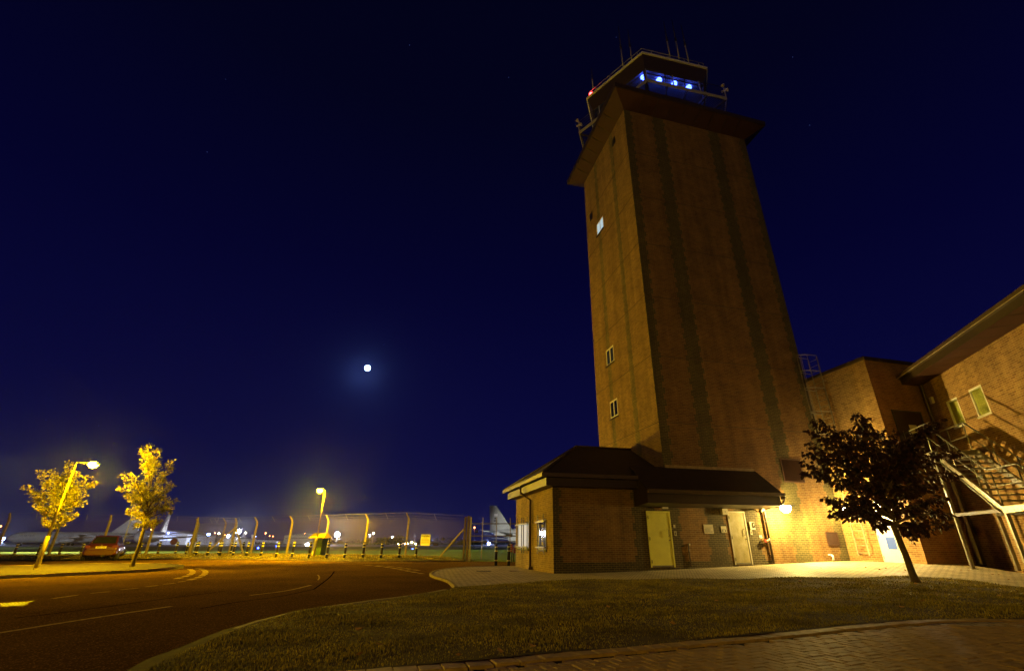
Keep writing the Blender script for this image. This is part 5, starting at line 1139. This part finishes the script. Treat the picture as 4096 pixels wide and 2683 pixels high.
# ================================================================== PARKED CAR
def make_car(p, rz):
    t = thing('parked_car', 'dark red hatchback parked on the bay behind the traffic island, rear towards the camera', 'car', p, rz)
    def ring(x, w, zb, zt, n=20, e=4.5):
        o = []; h = (zt-zb)/2; zc = (zt+zb)/2
        for k in range(n):
            a = 2*math.pi*(k+0.5)/n; c, s_ = math.cos(a), math.sin(a); o.append((x, w*math.copysign(abs(c)**(2/e), c), zc+h*math.copysign(abs(s_)**(2/e), s_)))
        return o
    b = MB(); b.loft([ring(*q) for q in ((0.0, .66, .36, .74), (0.05, .76, .30, .86), (0.2, .82, .25, .95), (0.6, .85, .23, .97), (2.0, .865, .22, .95), (3.1, .85, .23, .90), (3.7, .79, .26, .78), (4.05, .66, .32, .68), (4.15, .5, .40, .60))]); 
    b.build('body', M['car_red'], t)
    g = MB(); R0 = [(0.28, .70, .90), (0.28, -.70, .90), (3.15, -.72, .86), (3.15, .72, .86)]; R1 = [(0.98, .57, 1.40), (0.98, -.57, 1.40), (2.15, -.57, 1.42), (2.15, .57, 1.42)]; R2 = [(1.08, .50, 1.435), (1.08, -.50, 1.435), (2.05, -.50, 1.455), (2.05, .50, 1.455)]
    g.loft([R0, R1, R2], sm=False); g.build('cabin', M['car_red'], t, bevel=0.04)
    def glassq(name, a, b_, c, d, off):
        V_ = [Vector(x) for x in (a, b_, c, d)]; n = (V_[1]-V_[0]).cross(V_[2]-V_[0]).normalized(); cen = sum(V_, Vector())/4
        if n.dot(cen-Vector((1.6, 0, 1.1))) < 0: n = -n
        m = MB(); f = [v+n*off for v in V_]; q = [v-n*0.004 for v in V_]; m.loft([q, f], sm=False); return m.build(name, M['glass'], t)
    def lp_(k, i, j): return Vector(R0[i]).lerp(Vector(R1[i]), k), Vector(R0[j]).lerp(Vector(R1[j]), k)
    a0, b0 = lp_(0.16, 0, 1); a1, b1 = lp_(0.9, 0, 1); rw = glassq('rear_window', a0.lerp(b0, .07), a0.lerp(b0, .93), a1.lerp(b1, .93), a1.lerp(b1, .07), 0.012)
    for (i, j) in ((1, 2), (3, 0)):
        a0, b0 = lp_(0.2, i, j); a1, b1 = lp_(0.9, i, j)
        for u0, u1 in ((0.08, 0.46), (0.5, 0.9)) if i == 1 else ((0.1, 0.5), (0.54, 0.92)): glassq('side_window', a0.lerp(b0, u0), a0.lerp(b0, u1), a1.lerp(b1, u1), a1.lerp(b1, u0), 0.01)
    a0, b0 = lp_(0.1, 2, 3); a1, b1 = lp_(0.92, 2, 3); glassq('windscreen', a0.lerp(b0, .06), a0.lerp(b0, .94), a1.lerp(b1, .94), a1.lerp(b1, .06), 0.012)
    MB().loft([ring(-0.05, .70, .34, .58, 16, 6), ring(0.0, .79, .31, .60, 16, 6), ring(0.2, .845, .30, .60, 16, 6)]).build('rear_bumper', M['car_red'], t)
    for sy in (-1, 1):
        MB().loft([ring2 for ring2 in ([(-0.012+abs(y)*0.02, sy*y, z) for y, z in ((.50, .70), (.76, .72), (.77, .88), (.55, .86))], [(0.14, sy*y, z) for y, z in ((.50, .70), (.80, .72), (.80, .90), (.55, .86))])], sm=False).build('rear_lamp', M['lamp_amber'], t)
        mrr = MB(); mrr.loft([ring(2.62, .06, .96, 1.08, 10, 3), ring(2.74, .09, .94, 1.10, 10, 3)]); mrr.v = [(x, y+sy*0.95, z) for x, y, z in mrr.v]; mrr.bar((2.7, sy*0.8, .97), (2.7, sy*.92, 1.0), .04, .04); mrr.build('wing_mirror', M['black'], t)
    for x in (0.78, 3.32):
        for sy in (-1, 1):
            w = MB(); y = sy*0.78; w.lathe([(0.2, y-sy*0.1), (0.29, y-sy*0.1), (0.305, y-sy*.07), (0.305, y+sy*0.06), (0.28, y+sy*0.09), (0.2, y+sy*0.085)], 22, c=(x, 0, 0.305), axis='y'); wo = w.build('wheel', M['tyre'], t)
            rm = MB(); rm.lathe([(0.2, y+sy*.05), (0.205, y+sy*.088), (0.19, y+sy*.085), (0.05, y+sy*.07), (0.03, y+sy*.085)], 22, c=(x, 0, 0.305), axis='y'); rm.build('rim', M['steel'], wo)
    pl = MB().box(-0.03, -0.012, -0.26, 0.26, 0.70, 0.81).build('number_plate', M['sign_white'], t)
    tm = text_mb('AP57 CVL', 0.098, 0.001); xf(tm, Matrix(((0, 0, -1, -0.032), (-1, 0, 0, 0), (0, 1, 0, 0.755), (0, 0, 0, 1)))).build('lettering', M['sign_text'], pl)
    MB().box(0.02, 0.16, -.28, -.1, .26, .32).build('exhaust_box', M['black'], t)
    MB().lathe([(0.03, -0.012), (0.03, 0.0)], 12, c=(0, 0, 0.87), axis='x').build('badge', M['steel'], t)
    MB().loft([[(-0.035, -.2, .43), (-0.035, .2, .43), (-0.035, .2, .47), (-0.035, -.2, .47)], [(-0.02, -.2, .43), (-0.02, .2, .43), (-0.02, .2, .47), (-0.02, -.2, .47)]], sm=False).build('bumper_strip', M['black'], t)
    return t
k_ = ((411-PX0)/FPX)/1.095; make_car((k_*31.6, 31.6, zr0(k_*31.6, 31.6)), R(90+32))

# ================================================================== AIRFIELD: tankers, hangars, masts, trees, moon
def make_plane(name, label, paint, p, rz, covers=False, detail=True, group='large four engined jets'):
    t = thing(name, label, 'aircraft', p, rz, group)
    def ring(x, r, z, n=20, sq=1.1): return [(x, r*math.cos(2*math.pi*k/n), z+r*sq*math.sin(2*math.pi*k/n)) for k in range(n)]
    f = MB(); f.loft([ring(*q) for q in ((0, .08, 2.75), (-.5, .75, 2.8), (-1.5, 1.25, 2.95), (-3.2, 1.72, 3.15), (-6, 1.83, 3.25), (-24, 1.83, 3.25), (-30, 1.6, 3.55), (-35, 1.1, 4.0), (-39, .6, 4.4), (-41, .15, 4.6))]); fo = f.build('fuselage', paint, t)
    w = MB(); 
    for k in range(-2, 3): w.box(-2.35-abs(k)*0.35, -1.75-abs(k)*0.35, 0.42*k-0.18, 0.42*k+0.18, 4.15-abs(k)*0.16, 4.3-abs(k)*0.1)
    w.build('cockpit_window', M['plane_dark'], fo)
    def foil(a, ca, b, cb, th):
        def rg(q, c): return [(q[0]-c*u, q[1], q[2]+c*v) for u, v in ((0, 0), (.12, th), (.4, th*1.15), (1, 0.01), (.5, -th*.8), (.12, -th*.7))]
        return [rg(a, ca), rg(b, cb)]
    for sy in (-1, 1):
        lab = 'wing'
        m = MB(); m.loft(foil((-12.5, sy*1.6, 2.3), 8.6, (-26.2, sy*19.9, 4.1), 2.6, 0.05), sm=False); m.build('wing', paint, t)
        m = MB(); m.loft(foil((-34.5, sy*0.9, 4.3), 4.0, (-38.6, sy*6.4, 4.9), 1.8, 0.045), sm=False); m.build('tailplane', paint, t)
        for (xe, ye, ze) in ((-14.6, 8.4, 1.55), (-19.0, 13.9, 2.1)):
            e = MB(); e.lathe([(0.86, 0.0), (1.02, -0.25), (1.08, -1.2), (1.0, -2.6), (0.72, -3.6), (0.45, -4.5)], 18, c=(xe, sy*ye, ze), axis='x', ms=[1, 0, 0, 0, 0]); e.bar((xe-1.2, sy*ye, ze+.9), (xe-5.5, sy*ye, ze+1.25), 0.25, 0.7); eo = e.build('engine', [paint, M['plane_metal']], t)
            if covers: MB().lathe([(1.12, -0.9), (1.14, 0.02), (1.0, 0.25), (0.3, 0.33)], 18, c=(xe, sy*ye, ze), axis='x').build('engine_cover', M['cover_red'], eo)
            else: MB().lathe([(0.84, 0.012), (0.5, 0.02), (0.1, 0.12)], 18, c=(xe, sy*ye, ze), axis='x').build('intake', M['plane_dark'], eo)
        if detail:
            for k in (0, 1): MB().lathe([(0.5, -0.25), (0.55, 0), (0.5, 0.25)], 14, c=(-18.5-1.4*k, sy*3.1, 0.55), axis='y').build('main_wheel', M['tyre'], t)
            MB().bar((-19.2, sy*3.1, 0.6), (-19.2, sy*2.6, 2.2), 0.3, 0.5).build('gear_leg', M['plane_grey'], t)
            m = MB(); c = (-22.6, sy*17.8, 3.2); m.lathe([(0.05, 0.6), (0.4, 0), (0.5, -1), (0.42, -2.4), (0.08, -3.2)], 12, c=c, axis='x'); m.bar((c[0]-1, c[1], c[2]+.3), (c[0]-3, c[1], c[2]+.7), .15, .5); m.build('wing_pod', paint, t)
    fin = MB(); fr = [(-31.5, 5.0), (-38.4, 12.6), (-41.2, 12.65), (-40.6, 4.9)]
    fin.loft([[(x, -.28, z) for x, z in fr], [(x, .28 if z < 6 else .12, z) for x, z in fr]], sm=False); fo2 = fin.build('tail_fin', paint, t)
    if detail:
        MB().bar((-38.0, 0, 12.66), (-41.4, 0, 12.7), 0.9, 0.05).build('fin_cap', paint, fo2)
        for sy in (-1, 1):
            tm = text_mb('U.S. AIR FORCE', 0.62, 0.005); xf(tm, Matrix(((sy*-1.0*-1 if sy < 0 else -1, 0, 0, -6.2), (0, 0, sy, sy*1.845), (0, 1, 0, 3.7), (0, 0, 0, 1)))).build('lettering', M['sign_text'], fo)
            y = sy*0.30; fl_ = MB(); fl_.box(-39.0, -37.6, min(y, y+sy*.01)-.0, max(y, y+sy*.01), 9.3, 10.1); fl_.build('flag_patch', M['plane_white'], fo2)
            MB().box(-38.9, -38.3, min(y, y+sy*.01), max(y, y+sy*.01), 8.4, 8.8).box(-39.2, -37.9, min(y, y+sy*.01), max(y, y+sy*.01), 7.7, 8.05).build('tail_number', M['sign_text'], fo2)
        MB().tube([(-33, 0, 2.2), (-40, 0, 2.6)], 0.14, 8).build('boom', paint, t)
        MB().lathe([(0.35, -0.15), (0.4, 0), (0.35, 0.15)], 12, c=(-5, 0, 0.4), axis='y').build('nose_wheel', M['tyre'], t); MB().bar((-5, 0, 0.5), (-5, 0, 2.0), 0.2, 0.2).build('gear_leg', M['plane_grey'], t)
    return t
make_plane('tanker_aircraft', 'grey air force tanker side on at far left, nose to the left', M['plane_grey'], (-208, 200, 0), R(210))
make_plane('tanker_aircraft', 'grey air force tanker right of the gate, its tail beside the gatehouse', M['plane_grey'], (20.3, 147.8, 0), math.atan2(-.53, .848))
hd = Vector((10, -21, 0)).normalized(); np_ = Vector((-144, 190, 0))+hd*17
make_plane('tanker_aircraft', 'tanker with red engine covers seen nose on behind the tall island tree', M['plane_grey'], np_, math.atan2(hd.y, hd.x), covers=True)
def farpt(px, Y, z=0): k = ((px-PX0)/FPX)/1.095; return Vector((k*Y, Y, z))
make_plane('white_jet', 'small far white jet, nose right, standing left of the pale hangar', M['plane_white'], farpt(1005, 780)+Vector((39, 0, 0)), R(0), detail=False, group='far white jets')
make_plane('white_jet', 'small far white jet, only its tail showing beside the roadside cabinet', M['plane_white'], farpt(1322, 1180)-Vector((39, 0, 0)), R(180), detail=False, group='far white jets')
make_plane('white_jet', 'small far white jet lit pinkish beside the red covered engines', M['plane_white'], farpt(762, 790)-Vector((39, 0, 0)), R(180), detail=False, group='far white jets')
# hangars and far buildings
def hangar(label, pxl, pxr, Y, he, hr, depth, doors=True, lit=None, name='hangar', ridge=0.5):
    a, b = farpt(pxl, Y), farpt(pxr, Y); t = thing(name, label, 'hangar' if name == 'hangar' else 'building', (a+b)/2); w = (b.x-a.x)/2
    pf = [(-w, 0), (w, 0), (w, he), (-w+2*w*ridge, hr), (-w, he)]
    m = MB(); m.loft([[(x, 0, z) for x, z in pf], [(x, depth, z) for x, z in pf]], sm=False); m.build('wall', M['hangar'], t)
    if doors:
        n = 6
        for k in range(n): u0 = -w*0.92+1.84*w*k/n; MB().box(u0+0.1, u0+1.84*w/n-0.1, -0.25, -0.02, 0, he*0.66).build('door_panel', M['hangar'], t)
        MB().box(-w*.93, w*.93, -0.35, -0.02, he*0.67, he*0.72).build('door_rail', M['dsteel'], t)
    if lit:
        n = lit[2]
        for k in range(n): u0 = -w+2*w*(lit[0]+(lit[1]-lit[0])*k/n); MB().box(u0+0.12, u0+2*w*(lit[1]-lit[0])/n-.12, -0.1, -0.02, he*lit[3], he*lit[4]).build('lit_bay', M['em_strip'], t)
    rfm = MB(); rfm.loft([[(x*1.02, -.3, z+.15) for x, z in pf[2:]], [(x*1.02, depth, z+.15) for x, z in pf[2:]]], sm=False); rfm.build('roof', M['greypaint'], t); return t
hangar('big pale gabled hangar standing alone across the airfield behind the fence', 1133, 1251, 600, 9.2, 11.4, 40, ridge=0.62)
hangar('far pale hangar with a brightly lit bay beyond the tall island tree', 597, 742, 330, 6.2, 8.6, 30, doors=False, lit=(.27, .70, 4, .42, .8), ridge=.35)
hangar('long low terminal with blue white lit windows left of the pale hangar', 1062, 1118, 900, 4.6, 5.2, 20, doors=False, lit=(.02, .98, 14, .3, .8), name='terminal_building')
hangar('low white building behind the yellow light row, left of the WARNING sign', 1721, 1757, 500, 1.9, 2.4, 12, doors=False, name='service_building')
hangar('low white shed right of the tall light mast behind the fence', 1526, 1562, 520, 1.5, 1.8, 10, doors=False, name='service_building')
hangar('white apron vehicle, shown as a small glowing box, beneath the twin light masts', 862, 882, 480, 1.8, 2.3, 6, doors=False, lit=(.1, .9, 1, .1, .9), name='service_building')  # white apron vehicle simplified to a box with a glowing panel
hangar('smallest white apron vehicle, shown as a glowing box, left of the twin light masts', 843, 858, 470, 1.4, 1.9, 6, doors=False, lit=(.1, .9, 1, .1, .9), name='service_building')  # second apron vehicle, its brightness made by a glowing panel
hangar('long dark low building with a grey roof behind the starry white mast', 868, 960, 560, 5.0, 7.2, 30, doors=False, name='maintenance_building')
# masts and ground lamps
def mast(name, label, px, py, Y, m, rpx, group, energy=0, col=(1, 1, 1), pole=True, cat='light mast', tgt=None):
    p = atY(px, py, Y); t = thing(name, label, cat, (p.x, p.y, zair(p.x, p.y)), 0, group); h = p.z-zair(p.x, p.y); r = rpx*Y/2032
    MB().tube([(0, 0.1, 0), (0, 0.1, max(0.1, h-r*.6))], 0.06+Y*0.00012 if pole else 0.05, 6).build('pole' if pole else 'base', M['greypaint'], t)
    MB().lathe([(r*math.sin(a), -r*math.cos(a)) for a in (0.15, .6, 1.1, 1.57, 2.0, 2.5, 3.0)], 12, c=(0, -r*0.3, h)).build('lamp', m, t)
    if energy: add_light(name+'_beam', 'POINT' if tgt is None else 'SPOT', t, (0, -r*1.6-.1, h), energy, col, 0.5, target=tgt and (Vector(tgt)-Vector((p.x, p.y, 0))), cone=80 if tgt else None, blend=.6)
    return t
m1_ = mast('apron_floodlight', 'dazzling white apron floodlight at the braced fence post', 955, 2125, 300, M['em_white'], 9.0, 'white apron floodlights', 12000, (0.95, 0.95, 1.0))
m2_ = mast('apron_floodlight', 'dazzling white apron floodlight to the right of the middle street lamp', 1350, 2136, 300, M['em_white'], 9.0, 'white apron floodlights', 12000, (0.95, 0.95, 1.0))
hc_ = farpt(1192, 600, 5); add_light('hangar_beam', 'SPOT', m2_, (0, 0, 10.5), 1300000, (1.0, 0.93, 0.8), 0.5, target=hc_-m2_.location+Vector((0, 0, 0)), cone=13, blend=.5)
jc_ = farpt(1005, 790, 5); add_light('jet_beam', 'SPOT', m1_, (0, 0, 10.5), 2600000, (0.95, 0.92, 1.0), 0.5, target=jc_-m1_.location, cone=11, blend=.5)
hc_ = farpt(680, 330, 4); add_light('bay_beam', 'SPOT', m1_, (0, -2, 10.5), 140000, (0.85, 0.9, 1.0), 0.5, target=hc_-m1_.location, cone=20, blend=.5)
mast('ground_lamp', 'white ground lamp left of the roadside cabinet', 1230, 2177, 200, M['em_white'], 6.5, 'white ground lamps', 1500, pole=False, cat='lamp')
mast('ground_lamp', 'white ground lamp right of the roadside cabinet', 1301, 2178, 200, M['em_white'], 7, 'white ground lamps', 1500, pole=False, cat='lamp')
for px, py, lb, r in ((835, 2137, 'blue white mast lamp left of the twin masts', 4.5), (915, 2142, 'blue white mast lamp just left of the braced fence post', 4), (1697, 2165, 'blue white lamp between the last two concrete fence posts', 4.5), (1955, 2172, 'blue white lamp behind the gate pales', 4.2), (14, 2153, 'blue white lamp at the nose of the far left tanker', 4.5)):
    mast('blue_white_lamp', lb, px, py, 330 if py < 2150 else 260, M['em_cool'], r*1.25, 'blue white lamps', 9000, (0.5, 0.6, 1.0))
for px, py, lb, m, r in ((860, 2130, 'left of the twin masts', 'em_orange', 1.8), (876, 2131, 'right of the twin masts', 'em_warm', 3.0), (983, 2129, 'mast just right of the dazzling floodlight', 'em_warm', 2.4), (1063, 2131, 'tall orange lamp left of the pale hangar', 'em_orange', 2.2), (1079, 2142, 'left of two low orange lamps by the pale hangar', 'em_orange', 1.5), (1092, 2143, 'right of two low orange lamps by the pale hangar', 'em_orange', 1.7), (900, 2138, 'small orange lamp left of the braced fence post', 'em_orange', 1.5), (1021, 2144, 'lamp behind the fence post above the far white jet', 'em_cool', 2.4), (1480, 2139, 'shorter of the two lamp masts right of the tall lit fence', 'em_white', 2.2), (1494, 2131, 'taller lamp mast with a reddish top beside the dark tree', 'em_warm', 2.6), (1571, 2147, 'white lamp in front of the dark trees', 'em_white', 3.2), (1628, 2155, 'small orange lamp above the yellow row', 'em_orange', 1.7), (1816, 2178, 'low warm lamp by the gate strut', 'em_warm', 2.2), (606, 2116, 'reddish lamp above the lit hangar', 'em_orange', 2.4), (1219, 2132, 'tiny orange lamp on the pale hangar ridge', 'em_orange', 1.2), (1290, 2146, 'tiny amber lamp above the roadside cabinet', 'em_warm', 1.2), (4, 2103, 'orange lamp at the far left edge', 'em_orange', 2.6), (640, 2131, 'left lamp over the lit hangar bay', 'em_cool', 2.6), (657, 2131, 'middle lamp over the lit hangar bay', 'em_cool', 3.0), (674, 2131, 'right lamp over the lit hangar bay', 'em_cool', 2.8)):
    mast('lamp_mast', 'distant lamp, '+lb, px, py, 326 if py in (2116, 2131) and px < 700 else 420, M[m], r, 'distant lamp masts')
for i, (px, py) in enumerate(((1593, 2176), (1603, 2178.5), (1611, 2177), (1621, 2174.5), (1630, 2173.5), (1648, 2167), (1662, 2174))):
    mast('yellow_lamp', 'yellow lamp in the row beyond the fence, '+('leftmost', 'second from the left', 'third from the left', 'centre', 'third from the right', 'raised above the others', 'rightmost, behind a bollard')[i], px, py, 420, M['em_warm'], 3.2, 'row of yellow lamps', cat='lamp', pole=py < 2170)
for px, py, r, lb in ((1033, 2190, 3.0, 'blue taxiway lamp behind a bollard left of the pale hangar'), (1651, 2195, 3.0, 'blue taxiway lamp below the yellow light row'), (1105, 2182, 1.5, 'tiny blue taxiway lamp at the left foot of the pale hangar')):
    mast('taxiway_lamp', lb, px, py, 90, M['em_taxi'], r, 'blue taxiway lamps', 60, (0.1, 0.15, 1), pole=False, cat='lamp')
wl_ = mast('warning_beacon', 'red beacon on a thin post with a small dark board, seen through the gate', 1898, 2108, 120, M['em_orange'], 2.6, 'warning beacons'); MB().box(0.2, 0.9, 0.05, 0.15, 3.2, 3.9).build('board', M['dsteel'], wl_)
# unseen flood mast added to brighten the grass inside the fence and the tankers
fm = thing('apron_floodlight', 'white flood mast added out of view at far left to light the grass and tankers', 'light mast', (-77, 62, 0), 0, 'white apron floodlights')
MB().tube([(0, 0, 0), (0, 0, 12)], 0.15, 8).build('pole', M['greypaint'], fm); MB().box(-.5, .5, -.4, .4, 12, 12.6).build('lamp', M['em_white'], fm)
add_light('grass_beam', 'SPOT', fm, (0, 0, 11.8), 620000, (1.0, 1.0, 0.25), 0.4, target=(37, -9, 0), cone=36, blend=1.0)
add_light('grass_beam', 'SPOT', fm, (0, 0, 11.8), 1500000, (0.9, 1.0, 0.2), 0.4, target=(80, 10, 0), cone=20, blend=.9)
add_light('tanker_beam', 'SPOT', fm, (0, 0, 11.8), 750000, (0.88, 0.86, 0.95), 0.4, target=(-111, 143, 4), cone=34, blend=.8)
add_light('far_tanker_beam', 'SPOT', fm, (0, 0, 11.8), 1000000, (0.95, 0.92, 0.82), 0.4, target=(75, 99, 5), cone=15, blend=.8)
# far trees
def far_tree(label, px, py0, py1, Y, wpx, n=260):
    b = farpt(px, Y); top = atY(px, py0, Y).z; t = thing('tree', label, 'tree', (b.x, b.y, 0), 0, 'trees across the airfield'); w = wpx/2*Y/2032
    MB().tube([(0, 0, -.1), (0, 0, top*0.6)], [0.3, 0.12], 7).build('trunk', M['bark'], t); C = []; Nn = []
    cl = [(random.gauss(0, .5)*w, random.gauss(0, .4)*w, top*random.uniform(0.25, 0.9), random.uniform(.25, .5)*w) for _ in range(9)]+[(0, 0, top*0.8, w*.4)]
    for _ in range(n*3):
        c = random.choice(cl); d = Vector((random.gauss(0, 1), random.gauss(0, 1), random.gauss(0, .8))).normalized()*c[3]*random.uniform(.5, 1)
        z = min(top, max(0.2, c[2]+d.z)); C.append((max(-w, min(w, c[0]+d.x)), c[1]+d.y, z)); Nn.append(tuple(d+Vector((0, 0, .01))))
    leaves_mesh('crown', np.array(C), np.array(Nn), max(0.4, w*0.16), M['far_tree'], t)
for a in (('dark broad tree behind the fence, right of the tall lamp masts', 1590, 2143, 2180, 300, 60), ('dark spreading tree behind the fence beside the white lamp', 1535, 2153, 2180, 310, 80), ('dark round tree just left of the two lamp masts', 1466, 2150, 2179, 260, 30), ('low bush left of the WARNING sign', 1738, 2170, 2181, 200, 26), ('lit green tree left of the tanker engines, behind the gate post', 1850, 2160, 2181, 280, 46), ('lit green tree under the tanker wing, behind the gate', 1900, 2164, 2181, 285, 40), ('dark bush behind the blue white lamp by the fence', 1682, 2158, 2181, 320, 34)): far_tree(*a)
rngx = random.Random(3)
m = MB()
tl_ = []; Cn = []
for k in range(5200):
    x = rngx.uniform(-1500, 900); y = 1250+rngx.uniform(-20, 20)+0.02*x; h = (7+4*math.sin(x*0.021)+3*math.sin(x*0.057+1))*rngx.uniform(0, 1); tl_.append((x, y, max(.3, h))); Cn.append((rngx.gauss(0, 1), rngx.gauss(0, 1), rngx.gauss(0, 1)))
dm = bpy.data.objects.new('far_woodland', None); COL.objects.link(dm); cw_ = leaves_mesh('woodland', np.array(tl_), np.array(Cn), 4.5, M['far_tree'], None); cw_.name = 'distant_woodland'; tag(cw_, 'dark line of distant woodland along the horizon', 'woodland', None, 'stuff'); bpy.data.objects.remove(dm)
# moon
mr_ = ray(1470, 1471).normalized(); mo = MB(); ra = 4000*11.5/1855*(1/ math.sqrt(1+0.36**2+.07**2))
mo.lathe([(ra*math.sin(math.pi*k/12)+.01, -ra*math.cos(math.pi*k/12)) for k in range(13)], 24); mo = mo.build('moon', M['em_moon']); mo.location = Vector((0, 0, HC))+mr_*4000; tag(mo, 'bright blue white full moon alone in the dark sky', 'moon')

# ================================================================== NIGHT AIR
hz = MB().box(-1700, 1100, -120, 1420, -1.5, 60); hm = bpy.data.materials.new('night_haze'); hm.use_nodes = True; ht = hm.node_tree; ht.nodes.clear()
ho = ht.nodes.new('ShaderNodeOutputMaterial'); pv = ht.nodes.new('ShaderNodeVolumePrincipled'); pv.inputs['Color'].default_value = (0.85, 0.85, 0.9, 1); pv.inputs['Density'].default_value = 0.00014; pv.inputs['Anisotropy'].default_value = 0.965
ht.links.new(pv.outputs[0], ho.inputs['Volume']); hz = hz.build('haze', hm); tag(hz, kind='stuff')
